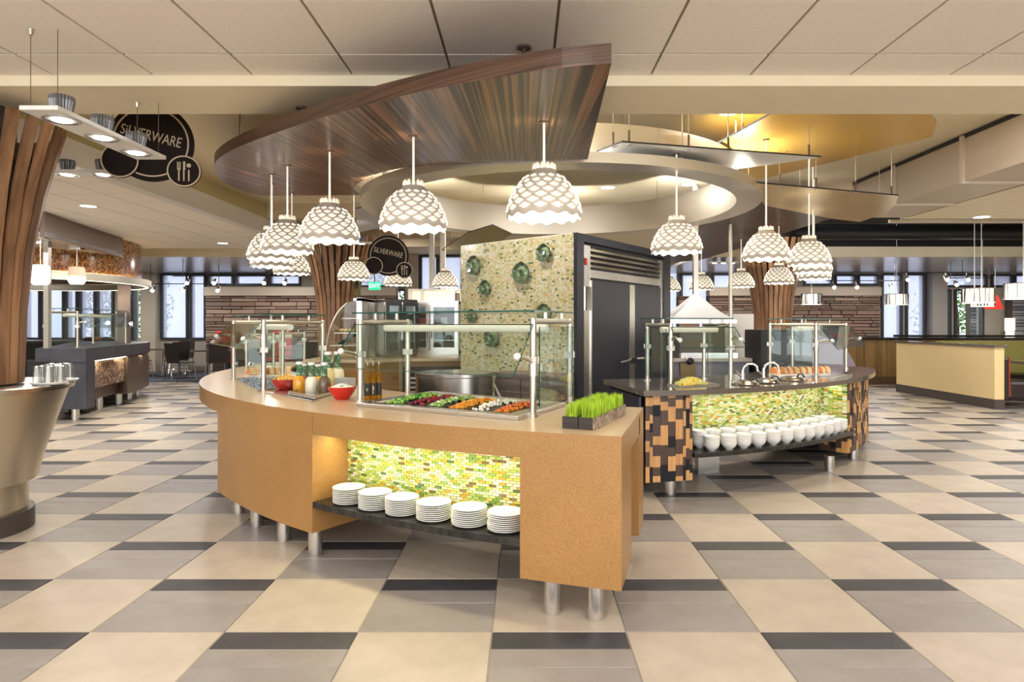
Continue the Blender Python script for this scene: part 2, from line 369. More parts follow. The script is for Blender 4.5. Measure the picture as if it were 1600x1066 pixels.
cl = MB().box(-16, 4.49, ZC+.012, -4.32, 13.0, ZC+.1).build('ceiling.002', PANELGAP, kind='structure')
far = MB()
for i in range(14):
    for k in range(19):
        xc, yc = -4.32-.305-.61*k, 4.5+.305+.61*i
        if xc < -15.8: continue
        if k < 9: piece(pm, 'panel', cl, (xc, yc, ZC))
        else: far.box(xc-.297, yc-.297, ZC, xc+.297, yc+.297, ZC+.02)
far.build('panels_behind', PANEL, cl, kind='stuff')
MB().box(-4.42, 4.49, ZC-.02, -4.27, 13.0, 3.15).build('trim_2', FASCIA, kind='structure')
MB().box(-4.64, 4.49, 3.1, -4.5, 19, ZH+.05).build('trim_3', YELLOW, kind='structure')
cr = MB().box(5.5, 4.49, ZC, 16, 9.4, ZC+.1).build('ceiling.003', CREAM, kind='structure')
MB().box(5.5, 9.4, 4.3, 16, 14.4, 4.4).build('ceiling.004', BLACK, kind='structure')
MB().box(5.5, 4.49, ZC+.1, 5.6, 9.36, 4.35).build('trim_4', CREAM, kind='structure')
MB().box(5.5, 9.36, 2.93, 16, 9.44, 4.35).build('trim_5', CREAM, kind='structure')
for i, (a, b) in enumerate(((-16, -4.5), (3.9, 16))):     # lowered glossy soffits in front of the windows, with a cream edge
    MB().box(a, 14.4, 2.90, b, YB, 2.96).build('ceiling.005' if i == 0 else 'ceiling.006', LACQ, kind='structure')
    MB().box(a, 14.3, 2.90, b, 14.42, 3.12).build('trim_6' if i == 0 else 'trim_7', CREAM, kind='structure')
    MB().box(a, 14.36, 3.12, b, 14.5, 4.4 if i else 3.5).build('trim_8' if i == 0 else 'trim_9', BLACK if i else CREAM, kind='structure')
MB().box(-16, 12.98, ZC+.02, -4.5, 13.1, 3.5).build('trim_10', YELLOW, kind='structure')
MB().box(-16, 13.0, 3.4, -4.5, 14.5, 3.5).build('ceiling.007', CREAM, kind='structure')
MB().box(-16.1, -7, 0, -15.9, YB, 3.9).build('wall_left', CREAM, kind='structure')
MB().box(15.9, -7, 0, 16.1, YB, 4.4).build('wall_right', CREAM, kind='structure')

# back wall: piers and sills around the windows
def bx(px): return (px-CX)/F*YB
wins = []   # (x0 px, x1 px, z0, z1, kind)
W = [(8, 36, .96, 2.88, 0), (39, 64, .96, 2.88, 0), (67, 101, .96, 2.88, 0), (104, 122, .96, 2.88, 0), (126, 150, .96, 2.88, 0), (153, 178, .96, 2.88, 0), (188, 206, .05, 2.88, 1), (209, 224, .05, 2.88, 1),
     (253, 294, .96, 2.88, 0), (298, 322, .96, 2.88, 0), (326, 365, 2.55, 2.86, 0), (369, 418, 2.55, 2.86, 0), (422, 470, 2.55, 2.86, 0),
     (566, 611, .05, 2.42, 1), (617, 634, .05, 2.42, 1), (560, 640, 2.5, 3.02, 0), (657, 684, .96, 3.42, 0), (688, 722, .96, 3.42, 0), (1034, 1060, .96, 3.0, 0), (1064, 1108, .96, 2.88, 0), (1113, 1150, .96, 2.88, 0),
     (1256, 1300, 2.55, 2.86, 0), (1304, 1336, 2.55, 2.86, 0), (1340, 1372, 2.55, 2.86, 0), (1377, 1408, .96, 2.88, 0), (1415, 1444, .96, 2.88, 0), (1473, 1484, .05, 2.42, 1), (1491, 1535, .05, 2.42, 1),
     (1474, 1540, 2.5, 2.86, 0), (1548, 1580, 2.5, 2.86, 0), (1584, 1625, 2.5, 2.86, 0)]
edges = sorted({-16.0, 16.0} | {bx(w_[0]) for w_ in W} | {bx(w_[1]) for w_ in W})
wb = MB()
for a, b in zip(edges, edges[1:]):
    if b-a < 1e-4: continue
    m = (a+b)/2; holes = sorted([(w_[2], w_[3]) for w_ in W if bx(w_[0]) < m < bx(w_[1])]); z = 0
    for h in holes+[(4.4, 4.4)]:
        if h[0] > z: wb.box(a, YB, z, b, YB+.25, h[0])
        z = h[1]
wb.build('wall_back', plain('back_wall_paint', (.44, .39, .32), .6), kind='structure')
for i, (a, b, z0, z1, kd) in enumerate(W):
    x0, x1 = bx(a), bx(b); r = thing('window_%d' % (i+1), None, None, ((x0+x1)/2, YB, z0), kind='structure'); t = .045
    fr = MB().box(x0-.02, YB-.06, z0-.02, x0+t, YB+.1, z1).box(x1-t, YB-.06, z0-.02, x1+.02, YB+.1, z1).box(x0+t, YB-.06, z1-t, x1-t, YB+.1, z1+.02).box(x0+t, YB-.06, z0-.02, x1-t, YB+.1, z0+t)
    fr.build('frame', DARKFR, r)
    MB().box(x0+t, YB+.01, z0+t, x1-t, YB+.018, z1-t).build('pane', PANEC if kd else PANEB, r)
MB().box(bx(1447), YB-.3, 0, bx(1470), YB-.02, 2.9).build('trim_11', plain('taupe_pier', (.36, .33, .31), .5), kind='structure')
MB().box(bx(227), YB-.25, 0, bx(250), YB-.02, 2.9).build('trim_12', plain('beige_pier', (.52, .45, .36), .5), kind='structure')
MB().box(bx(636), YB-.3, 0, bx(655), YB-.02, 3.45).build('trim_13', plain('tan_pier', (.40, .32, .24), .5), kind='structure')
MB().box(-60, YB+.3, -.12, 60, 60, -.06).build('ground', plain('outdoor_paving', (.55, .56, .58), .8), kind='structure')

# stone walls of separately laid stones
def stonewall(name, x0, x1, y, z1, seed, mats=ST, th=.16, rowh=.115, lmin=.24, lmax=.75, cap=None):
    rr = random.Random(seed); r = MB().box(x0, y, 0, x1, y+.25, z1).build(name, MORTD, kind='structure')
    z = .42; n = 0; back = MB()
    while z < z1-.02:
        h = min(rr.choice((.06, .08, .10, .13)), z1-z); x = x0
        while x < x1-.01:
            l = rr.uniform(lmin, lmax)
            if x1-x-l < .15: l = x1-x
            d = rr.uniform(.03, .09); e = .006
            b = MB(); hx, hy = l/2-e, h/2-e
            b.add([(-hx, 0, -hy), (hx, 0, -hy), (hx, 0, hy), (-hx, 0, hy), (-hx+.01, -d, -hy+.008), (hx-.012, -d+rr.uniform(-.01, .01), -hy+.008), (hx-.01, -d+rr.uniform(-.01, .01), hy-.01), (-hx+.01, -d, hy-.006)],
                  [(4, 5, 6, 7), (0, 1, 5, 4), (1, 2, 6, 5), (2, 3, 7, 6), (3, 0, 4, 7)])
            if z > .75 and n < 298: piece(b.mesh('stone', mats), 'stone', r, (x+l/2, y, z+h/2)); n += 1
            x += l
        z += h
    if cap: MB().box(x0, y-.12, z1, x1, y+.26, cap).build('header_band', plain('stone_header', (.48, .40, .32), .6), r)
    return r
stonewall('wall_stone', (322-CX)/F*18.2, -3.6, 18.2, 2.20, 3, cap=2.44)
stonewall('wall_stone.001', 5.2, (1374-CX)/F*18.2, 18.2, 2.20, 4, cap=2.44)
STG = mosaic('grey_stone', [(0, (.30, .30, .33)), (.3, (.20, .20, .23)), (.6, (.42, .42, .45)), (.8, (.14, .14, .17))], False, .85, 0)
stonewall('wall_stone.002', bx(1562), bx(1640), 18.5, 2.42, 5, STG, lmin=.2, lmax=.5)
stonewall('wall_stone.003', bx(1508)*1.13, bx(1560)*1.13, 21.2, 3.4, 6, STG, lmin=.2, lmax=.5)
stonewall('wall_stone.004', 4.6-.2, 5.0, 18.4, 2.20, 9)

# trees outside the glazed doors
def tree(label, x, y, h, r, seed):
    rr = random.Random(seed); t = thing('tree', label, 'tree', (x, y, 0)); b = MB(); cr = MB()
    b.tube([(x, y, -.1), (x+.05, y, h*.5), (x-.05, y, h*.8)], [.12, .09, .04], 8).build('trunk', BARK, t)
    for _ in range(1500):
        a, u, q = rr.uniform(0, 2*PI), rr.uniform(-1, 1), rr.random()**.4*r; s = math.sqrt(1-u*u)
        c = Vector((x+q*s*math.cos(a), y+q*s*math.sin(a), h*.62+q*u*1.3)); d = Vector((rr.uniform(-1, 1), rr.uniform(-1, 1), rr.uniform(-1, 1))).normalized(); e = d.orthogonal().normalized(); k = .09
        if c.z < .2: continue
        cr.add([c-d*k, c+e*k*.5, c+d*k, c-e*k*.5], [(0, 1, 2, 3)])
    cr.build('foliage', LEAF, t, kind='stuff')
tree('leafy green tree outside the glass door behind the amber tiled station', bx(206)*1.25, 23.5, 3.4, 1.5, 1)
tree('leafy green tree outside the door under the green exit sign', bx(590)*1.3, 24.5, 3.2, 1.5, 2)
tree('leafy green tree outside the glass door beside the grey stone pier', bx(1500)*1.25, 24, 3.2, 1.5, 3)
# ---------------------------------------------------------------- tan serving counter
C1, R1, ZT = (1.911, 8.187), 5.39, .88
def sector(c, r0, r1, a0, a1, n=24): return arc(c, r1, a0, a1, n)+arc(c, r0, a1, a0, n)
E0, E1 = -105.7, -188
tan = thing('serving_counter', 'tan speckled curved serving counter on steel legs with lit mosaic plate niche', 'counter', (*pol(C1, 4.9, -128), 0))
far_in = [pol(C1, 4.3 if a > -146 else 4.3+(-146-a)/42*.62, a) for a in [E1+(E0-E1)*i/64 for i in range(65)]]
MB().prism(arc(C1, R1, E0, E1, 64)+far_in, .852, ZT, 0, 1).build('worktop', [TANGLARE, TAN], tan)
MB().band(arc(C1, R1, E1, -126, 40), .75, .852, .05).build('apron', TAN, tan)
MB().band(arc(C1, R1, -125.95, -110.9, 24), .75, .852, .05).build('apron', TAN, tan)
MB().prism(sector(C1, R1-.95, R1, -126, -141, 16), .16, .852).build('end_block', TAN, tan)
MB().prism(sector(C1, R1-.42, R1, -111, E0, 10), .16, .852).build('corner_block', TAN, tan)
MB().prism(sector(C1, 4.3, 4.58, -110, E0, 8), .16, .852).build('rear_post', TAN, tan)
MB().prism(sector(C1, 4.5, 5.0, -110, E0-1.3, 8), .16, .852).build('recessed_side_panel', TAN, tan)
MB().prism(sector(C1, 4.5, 5.0, -106.8, E0, 4), .75, .852).build('side_apron', TAN, tan)
RM = R1-.27
MB().prism(sector(C1, 4.4, RM, -126, -110.9, 20), .33, .75).build('carcass', BLACK, tan)
mos = MB().band(arc(C1, RM+.004, -126, -110.9, 30), .33, .752, .006).build('mosaic_panel', MORTAR, tan)
tw, th = .041, .0152
tl = MB().box(-.0188, -.004, -.0063, .0188, .004, .0063).mesh('mosaic_tile', MOSA)
cnt = 0; rest = MB(); ang = -111.2; row = 0; cols = []
dth = math.degrees(tw/RM)
i = 0
while ang-i*dth > -126:
    for j in range(int(.40/th)): cols.append((i, j))
    i += 1
for i, j in cols:
    a = -111.2-(i+(.5 if j % 2 else 0))*dth-dth/2
    if a < -125.9: continue
    x, y = pol(C1, RM+.008, a); z = .358+j*th
    if cnt < 300 and j > 2: piece(tl, 'tile', mos, Vector((x, y, z))-tan.location, math.radians(a+90), None); cnt += 1
    else: rest.obox((x, y), .0376, .008, z-.0063, z+.0063, math.radians(a+90))
rest.build('far_tiles', MOSI, mos, kind='stuff')
MB().prism(sector(C1, RM+.004, R1-.004, -126, -110.9, 20), .312, .348).build('plate_shelf', BLK_SHELF, tan)
MB().band(arc(C1, R1-.10, -125.6, -111.3, 20), .738, .749, .02).build('light_strip', LED, tan)
for k in range(5):
    a = -112.8-k*2.85; x, y = pol(C1, R1-.13, a)
    lamp('AREA', (x, y, .733), .85, (1, .93, .55), .26, (math.radians(-12), 0, math.radians(a+90)), 'niche_light', .03)
MB().band(arc(C1, R1-.5, E1, -141, 30), .10, .75, .03).build('recessed_base', BLACKG, tan)
MB().prism(arc(C1, R1-.52, -141, E1, 30)+[pol(C1, 4.45 if a > -146 else 4.45+(-146-a)/42*.36, a) for a in [E1+(-141-E1)*i/30 for i in range(31)]], .12, .75).build('carcass', BLACK, tan)
for x, y, r in [(.34, 3.08, .040), (.135, 3.14, .040), (.60, 3.80, .034), (-1.27, 3.925, .042), (-1.56, 4.19, .042), (-1.86, 4.49, .042), (-2.12, 4.80, .042), (-.75, 4.0+.35, .04), (-1.0, 4.75, .04), (.35, 4.1, .04)]:
    if (x, y) == (-.75, 4.35): continue
    MB().tube([(x, y, 0), (x, y, .17)], r, 20).build('leg', SS, tan)

# plates on the niche shelf
pr = [(0, .0), (.055, .0), (.06, .004), (.075, .0045), (.093, .010), (.0945, .0125), (.092, .0135), (.07, .0085), (0, .0075)]
pm_ = MB().lathe(pr, n=28).mesh('plate', WHITE)
plate_from = ['fifth', 'fourth', 'third', 'second', 'first']
for s_, pxs in enumerate((545.5, 586, 628.5, 677.5, 733, 790)):
    x, y = ray_circle(pxs, C1, R1-.118); N = 9
    for k in range(N):
        o = bpy.data.objects.new('plate', pm_); C.objects.link(o); o.location = (x+R.uniform(-.0015, .0015), y+R.uniform(-.0015, .0015), .3485+k*.0104); o.rotation_euler = (0, 0, R.uniform(0, 6))
        pos = 'topmost' if k == N-1 else ORD[N-1-k]+' from top'
        tag(o, 'white plate %s in the %s plate stack from the tan end block' % (pos, ORD[s_]), 'plate', 'plates stacked in the tan counter niche')

# ---------------------------------------------------------------- dark serving counter
C2, R2 = (.20, 9.294), 4.27; RB = 4.20; ZD = .875
def aang(px, c, r): x, y = ray_circle(px, c, r); return math.degrees(math.atan2(y-c[1], x-c[0]))
aL0, aL1 = -80.0, aang(1083, C2, RB); aR0 = aang(1326, C2, RB); aEnd = -23
dk = thing('serving_counter', 'dark quartz topped curved serving counter with checkered wood ends and bowl shelf', 'counter', (*pol(C2, 3.7, -55), 0))
mid = pol(C2, 3.735, aEnd)
def outline(off, a0=aL0):
    ro, ri = R2-off, 3.2+off; rm = (ro-ri)/2
    return arc(C2, ro, a0, aEnd, 40)+[(mid[0]+rm*math.cos(math.radians(aEnd+t)), mid[1]+rm*math.sin(math.radians(aEnd+t))) for t in range(12, 180, 12)]+arc(C2, ri, aEnd, a0, 40)
MB().prism(outline(0), .833, ZD).build('worktop', DKTOP, dk, bevel=.004)
MB().prism(sector(C2, 3.28, RB-.012, aL0+.6, aL1, 8), .13, .833).build('end_block', V_BLACK, dk)
MB().prism(sector(C2, 3.28, RB-.27, aL1, aR0, 20), .13+.2, .833).build('carcass', BLACK, dk)
ro, ri = RB-.012, 3.28; rm = (ro-ri)/2
endpoly = arc(C2, ro, aR0, aEnd, 14)+[(mid[0]+rm*math.cos(math.radians(aEnd+t)), mid[1]+rm*math.sin(math.radians(aEnd+t))) for t in range(12, 180, 12)]+arc(C2, ri, aEnd, aR0, 14)
MB().prism(endpoly, .13, .833).build('round_end_block', V_BLACK, dk)
def veneer(path, z0, z1, seed, maxn):      # wooden blocks of three veneers set side by side along a path
    rr = random.Random(seed); n = 0
    L = [0]
    for p, q in zip(path, path[1:]): L.append(L[-1]+math.dist(p, q))
    def pos(s):
        for i in range(len(path)-1):
            if s <= L[i+1] or i == len(path)-2:
                t = (s-L[i])/(L[i+1]-L[i]); p, q = path[i], path[i+1]
                return p[0]+(q[0]-p[0])*t, p[1]+(q[1]-p[1])*t, math.atan2(q[1]-p[1], q[0]-p[0])
    s = 0; prev = None
    while s < L[-1]-.01:
        wd = rr.choice((.026, .034, .052, .066)); wd = min(wd, L[-1]-s); z = z0-rr.uniform(0, .08); last = None
        while z < z1-.004:
            h = rr.choice((.07, .09, .12, .16)); a, b = max(z, z0), min(z+h, z1)
            k = rr.choice([m for m in ((0, 0, 1, 1, 2, 0, 1)) if m != last]); last = k
            if b-a > .004:
                x, y, an = pos(s+wd/2); d = .012 if k else .0135
                bm = MB().box(-wd/2+.0006, -d, a+.0006, wd/2-.0006, .002, b-.0006).mesh('veneer_block', (V_LIGHT, V_BROWN, V_BLACK)[k])
                piece(bm, 'veneer_block', dk, Vector((x, y, 0))-dk.location, an); n += 1
            z += h
        s += wd
    return n
veneer(arc(C2, RB-.012, aL0+.6, aL1, 14), .13, .832, 21, 100)
veneer([(mid[0]+rm*math.cos(math.radians(aEnd+t)), mid[1]+rm*math.sin(math.radians(aEnd+t))) for t in range(60, -1, -6)][0:0]+arc(C2, ro, aR0, aEnd, 24)+[(mid[0]+rm*math.cos(math.radians(aEnd+t)), mid[1]+rm*math.sin(math.radians(aEnd+t))) for t in range(6, 66, 6)], .13, .832, 22, 200)
p0, p1 = pol(C2, RB-.28, aR0), pol(C2, RB-.012, aR0)
jm = MB(); dj = Vector((p1[0]-p0[0], p1[1]-p0[1])); an_ = math.atan2(dj.y, dj.x)
for j in range(30):
    for i in range(6):
        s_ = (i+.5+(.25 if j % 2 else -.25)*0)/6; jm.obox((p0[0]+dj.x*s_+math.sin(an_)*.004, p0[1]+dj.y*s_-math.cos(an_)*.004), dj.length/6-.002, .006, .36+j*.0155-.0068, .36+j*.0155+.0068, an_)
jm.build('side_mosaic_tiles', MOSI, dk, kind='stuff'); veneer([p0, p1], .13, .345, 23, 40)
RM2 = RB-.26
mp = MB().band(arc(C2, RM2, aL1, aR0, 30), .345, .833, .008).build('mosaic_panel', MORTAR, dk)
tt = MB(); tw2, th2 = .041, .0155; dth = math.degrees(tw2/RM2); j = 0
while .36+j*th2 < .826:
    a = aL1+dth/2+(dth/2 if j % 2 else 0)
    while a < aR0-dth/3:
        x, y = pol(C2, RM2+.003, a); tt.obox((x, y), .0386, .007, .36+j*th2-.0068, .36+j*th2+.0068, math.radians(a+90)); a += dth
    j += 1
tt.build('mosaic_tiles', MOSI, mp, kind='stuff')
MB().prism(sector(C2, RM2-.0, RB+.03, aL1, aR0+1.5, 30), .315, .35).build('bowl_shelf', BLK_SHELF, dk)
MB().band(arc(C2, RB-.10, aL1+.5, aR0-.5, 24), .82, .832, .02).build('light_strip', LED, dk)
for k in range(6):
    a = aL1+(aR0-aL1)*(k+.5)/6; x, y = pol(C2, RB-.14, a)
    lamp('AREA', (x, y, .813), .6, (1, .95, .76), .35, (math.radians(-12), 0, math.radians(a+90)), 'shelf_light', .03)
for x, y in [(1.2, 5.31), (2.91, 6.15), (3.43, 6.73), (3.75, 7.3), (1.45, 5.9)]: MB().tube([(x, y, 0), (x, y, .15)], .045, 18).build('leg', SS, dk)
MB().obox(atz(1105, 739, 0)[:2], .22, .06, 0, .33, math.radians(15)).build('leg', SS, dk)
# cabinet doors on the straight end
e0, e1 = pol(C2, 3.30, aL0+.35), pol(C2, 4.16, aL0+.35)
dirv = Vector((e1[0]-e0[0], e1[1]-e0[1], 0)); un = dirv.normalized(); nn = Vector((-un.y*-1, un.x*-1, 0)); nn = Vector((un.y, -un.x, 0)); nn = nn if nn.x < 0 else -nn
for k in range(2):
    a_ = Vector((*e0, 0))+dirv*(k*.5+.01); b_ = Vector((*e0, 0))+dirv*(k*.5+.49)
    d = MB().hexa([a_+Vector((0, 0, .16)), b_+Vector((0, 0, .16)), b_+Vector((0, 0, .815)), a_+Vector((0, 0, .815))], nn, .02).build('door', NAVY, dk)
    q = (b_ if k == 0 else a_)+un*(-.05 if k == 0 else .05)+nn*.03; MB().ball((q.x, q.y, .72), .014).build('knob', CHROME, d)

# bowls on the dark counter's shelf
br = [(0, 0), (.030, 0), (.032, .006), (.045, .014), (.060, .034), (.0665, .056), (.068, .067), (.0655, .068), (.058, .036), (.043, .018), (0, .012)]
bm_ = MB().lathe(br, n=22).mesh('bowl', WHITE)
fr_ = [612, 706, 788, 870, 952, 1022, 1090, 1145, 1198, 1250, 1290, 1326]; bk_ = [545, 618, 700, 782, 855, 925, 995, 1060, 1112, 1165, 1215, 1255]
for rowi, (lst, r_, nm) in enumerate(((fr_, RB-.05, 'front'), (bk_, RB-.185, 'rear'))):
    for s_, xx in enumerate(lst):
        x, y = ray_circle(xx/3.556+940, C2, r_); N = 4 if rowi else 3
        for k in range(N):
            o = bpy.data.objects.new('bowl', bm_); C.objects.link(o); o.location = (x+R.uniform(-.002, .002), y+R.uniform(-.002, .002), .3505+k*.027); o.rotation_euler = (0, 0, R.uniform(0, 6))
            pos = 'topmost' if k == N-1 else ('lowest' if k == 0 else ORD[k]+' up')
            tag(o, 'white bowl %s in %s row stack %s from the checkered square end' % (pos, nm, ORD[s_]), 'bowl', 'white bowls on the dark counter shelf')

# ---------------------------------------------------------------- sneeze guards
def guard(label, FL, FR, BL, BR, z0, zt, out=.24, zlow=1.12, tube_len=1.0, fglass=True, inner=False):
    FL, FR, BL, BR = [Vector((p[0], p[1], 0)) for p in (FL, FR, BL, BR)]
    t = thing('sneeze_guard', label, 'sneeze guard', ((FL.x+FR.x+BL.x+BR.x)/4, (FL.y+FR.y+BL.y+BR.y)/4, z0)); up = Vector((0, 0, 1))
    u = (FR-FL).normalized(); n = Vector((u.y, -u.x, 0)); n = n if n.dot(FL-BL) > 0 else -n
    for p in (FL, FR, BL, BR):
        q = MB().tube([p+up*z0, p+up*zt], .019, 12).build('post', SATIN, t)
        MB().tube([p+up*z0, p+up*(z0+.012)], .032, 14).build('foot', SATIN, q)
        MB().obox(p[:2], .05, .05, z0+.30, z0+.34, math.atan2(u.y, u.x)).build('clamp', WHITEM, q)
    for a, b in ((FL, BL), (FR, BR)):
        MB().tube([a+up*(zt-.018), b+up*(zt-.018)], .0175, 10).build('rail', SATIN, t)
    m0, m1 = (FL*.55+BL*.45), (FR*.55+BR*.45); L = m1-m0
    MB().tube([m0+L*.02+up*(zt-.06), m0+L*.98+up*(zt-.06)], .026, 12).build('lamp_tube', TUBEL, t)
    g0, g1, g2, g3 = FL+n*.02-u*.06, FR+n*.02+u*.02, BR-n*.02+u*.02, BL-n*.02-u*.06; zg = zt+.035
    MB().hexa([g0+up*zg, g1+up*zg, g2+up*zg, g3+up*zg], (0, 0, 1), .010, 0, 1).build('top_glass', [GLASS, GEDGE], t)
    for a, b in ((FL, BL), (FR, BR)):
        for k in (.3, .75): p = a*(1-k)+b*k; MB().tube([p+up*(zt-.01), p+up*zg], .012, 8).build('standoff', SATIN, t)
    if fglass:
        a, b = FL+n*.03+up*(zt-.04), FR+n*.03+up*(zt-.04); c, d = FR+n*out+up*zlow, FL+n*out+up*zlow; nn_ = (b-a).cross(d-a)
        if nn_.dot(n) < 0: nn_ = -nn_
        MB().hexa([a-u*.02, b+u*.02, c+u*.02, d-u*.02], nn_, .009, 0, 1).build('front_glass', [GLASS, GEDGE], t)
        for p in (FL, FR):
            q = p+n*(.03+(out-.03)*.62)+up*(zt-.04+(zlow-zt+.04)*.62); q0 = p+up*(zlow+.06)
            ar = MB().tube([q0, q0+n*.07+up*.03, q-n*.01], .011, 8).build('arm', SATIN, t)
            MB().ball(q+n*.012, .022).build('arm_cap', WHITEM, ar); MB().tube([p+up*(zlow-.01), p+up*(zlow+.10)], .027, 12).build('arm_collar', SATIN, ar)
    for a, b in ((FL, BL), (FR, BR)):
        d_ = (b-a).normalized(); s_ = u if a is FR else -u
        MB().hexa([a+d_*.03+s_*.025+up*(z0+.05), b-d_*.02+s_*.025+up*(z0+.05), b-d_*.02+s_*.025+up*(zt-.05), a+d_*.03+s_*.025+up*(zt-.05)], s_, .008, 0, 1).build('end_glass', [GLASS, GEDGE], t)
    return t
guard('steel and glass sneeze guard over the salad pans beside the wheatgrass', atz(563, 628, ZT), atz(833, 651, ZT), atz(637, 618, ZT), atz(890, 630, ZT), ZT, 1.437)
guard('steel and glass sneeze guard over the red chip bowl and melon on the tan counter', atz(365, 593, ZT), atz(412, 611, ZT), atz(442, 588.6, ZT), atz(504, 603, ZT), ZT, 1.437, .2, 1.22)
guard('steel and glass sneeze guard at the far curved end of the tan counter', (-3.25, 8.6), (-3.27, 7.6), (-2.93, 8.6), (-2.95, 7.6), ZT, 1.30, .15, 1.1)
guard('steel and glass sneeze guard over the fruit platter on the dark counter', atz(1048, 602, ZD), atz(1141.5, 599, ZD), atz(1011.5, 594.7, ZD), atz(1100, 592, ZD), ZD, 1.412, .2, 1.2)
guard('steel and glass sneeze guard over the melon wedges on the dark counter', atz(1275, 589, ZD), (3.80, 7.62), atz(1203, 586, ZD), (3.22, 7.75), ZD, 1.415, .2, 1.15)
# ---------------------------------------------------------------- salad well with pans
ZW = ZT+.001
A_, B_, C_, D_ = [atz(x, y, ZT+.012) for x, y in ((556, 632.5), (809, 654), (884, 632), (674, 613.5))]
def bil(u, v, z): p = (A_*(1-u)+B_*u)*(1-v)+(D_*(1-u)+C_*u)*v; return Vector((p.x, p.y, z))
well = thing('salad_well', 'stainless drop-in salad well set into the tan counter by the wheatgrass', 'salad bar', ((A_.x+C_.x)/2, (A_.y+C_.y)/2, ZT))
ins = lambda d, z: [bil(u, v, z) for u, v in ((d, d*1.3), (1-d, d*1.3), (1-d, 1-d*1.3), (d, 1-d*1.3))]
fr = MB(); o4 = [bil(u, v, ZW) for u, v in ((0, 0), (1, 0), (1, 1), (0, 1))]; o5 = [p+Vector((0, 0, .024)) for p in o4]; i5 = ins(.075, ZW+.024); i4 = ins(.08, ZW-.0005)
fr.add(o4+o5+i5+i4, [(i, (i+1) % 4, 4+(i+1) % 4, 4+i) for i in range(4)]+[(4+i, 4+(i+1) % 4, 8+(i+1) % 4, 8+i) for i in range(4)]+[(8+i, 8+(i+1) % 4, 12+(i+1) % 4, 12+i) for i in range(4)])
fr.build('rim', SS, well, bevel=.003)
MB().add(i4, [(0, 1, 2, 3)]).build('well_floor', SS, well)
def heap(name, label, cells_, piece_fn, mats, n, seed):     # a heap of small cut pieces filling a pan
    rr = random.Random(seed); b = MB()
    for _ in range(n): 
        u, v = rr.random(), rr.random(); p = cells_(u, v); hh = .012+.030*math.sin(PI*u)**.6*math.sin(PI*v)**.6*rr.uniform(.5, 1)
        piece_fn(b, Vector((p.x, p.y, p.z+hh)), rr)
    return b.build(name, mats, None, label, 'food', kind='stuff')
def shred(b, p, rr):
    d = Vector((rr.uniform(-1, 1), rr.uniform(-1, 1), rr.uniform(-.3, .5))).normalized()*.022; b.tube([p-d*.5, p+d*.5], .0028, 4, rr.choice((0, 0, 1)))
def dice(b, p, rr):
    b.obox(p[:2], .016, .013, p.z-.008, p.z+.006, rr.uniform(0, 3), rr.choice((0, 0, 1)))
def leafy(b, p, rr):
    d = Vector((rr.uniform(-1, 1), rr.uniform(-1, 1), rr.uniform(-.2, .5))).normalized(); e = d.cross(Vector((rr.uniform(-1, 1), rr.uniform(-1, 1), 1))).normalized(); k = .016
    b.add([p-d*k, p-e*k*.7+Vector((0, 0, .006)), p+d*k, p+e*k*.7+Vector((0, 0, .006))], [(0, 1, 2, 3)], rr.choice((0, 0, 1)))
def lump(b, p, rr): b.ball(p, rr.uniform(.008, .013), 7, 5, rr.choice((0, 0, 1)))
def fm(n_, c): return plain(n_, c, .5, 0, .4)
LG, DG, OR, YE, RD, CR_, PU = fm('lettuce', (.28, .50, .07)), fm('spinach', (.04, .17, .02)), fm('carrot', (.80, .27, .03)), fm('corn', (.85, .52, .05)), fm('tomato', (.50, .03, .03)), fm('cheese_white', (.80, .77, .62)), fm('beet', (.20, .02, .05))
pans = [('broccoli_florets', 'green broccoli florets heaped in the salad pan by the oil bottles', lump, [LG, DG], 150), ('sliced_beets', 'dark red beet slices in the pan beside the green broccoli', dice, [PU, RD], 70), ('mixed_cucumber', 'pale green cucumber slices heaped between beets and carrots', leafy, [LG, CR_], 260),
        ('shredded_carrot', 'orange shredded carrot heaped in a black salad pan', shred, [OR, YE], 420), ('white_mushrooms', 'white chopped mushrooms thinly scattered in a salad pan', lump, [CR_, WHITE], 60), ('mixed_peppers', 'orange and red pepper strips in the pan nearest the wheatgrass end', shred, [OR, RD], 330)]
BLKPAN = plain('black_pan', (.015, .015, .016), .25)
for k, (nm, lb, fn, mt, n) in enumerate(pans):
    u0, u1 = .085+k*.139, .085+(k+1)*.139-.012; v0, v1 = .13, .87; z = ZW+.010
    p = thing('salad_pan', 'long black pan %s of six in the steel well, holding %s' % (ORD[k], nm.split('_')[-1]), 'pan', bil((u0+u1)/2, .5, ZW), 'black pans in the salad well')
    b = MB(); q = [bil(u, v, z+.006) for u, v in ((u0, v0), (u1, v0), (u1, v1), (u0, v1))]; e = .012; e2 = .022; q2 = [bil(u, v, z+.006) for u, v in ((u0+e, v0+e2), (u1-e, v0+e2), (u1-e, v1-e2), (u0+e, v1-e2))]; q3 = [v_-Vector((0, 0, .0135)) for v_ in q2]
    b.add(q+q2+q3, [(i, (i+1) % 4, 4+(i+1) % 4, 4+i) for i in range(4)]+[(4+i, 4+(i+1) % 4, 8+(i+1) % 4, 8+i) for i in range(4)]+[(8, 9, 10, 11)]); b.build('pan_body', BLKPAN, p)
    heap(nm, lb, lambda u, v: bil(u0+.028+(u1-u0-.056)*u, v0+.05+(v1-v0-.1)*v, ZW+.004), fn, mt, n, 30+k)
sp = bil(.86, .35, ZW)
tg = thing('serving_tongs', 'thin steel serving tongs leaning in the salad well', 'tongs', bil(.72, .55, ZW+.04)); q = bil(.72, .55, ZW+.05)
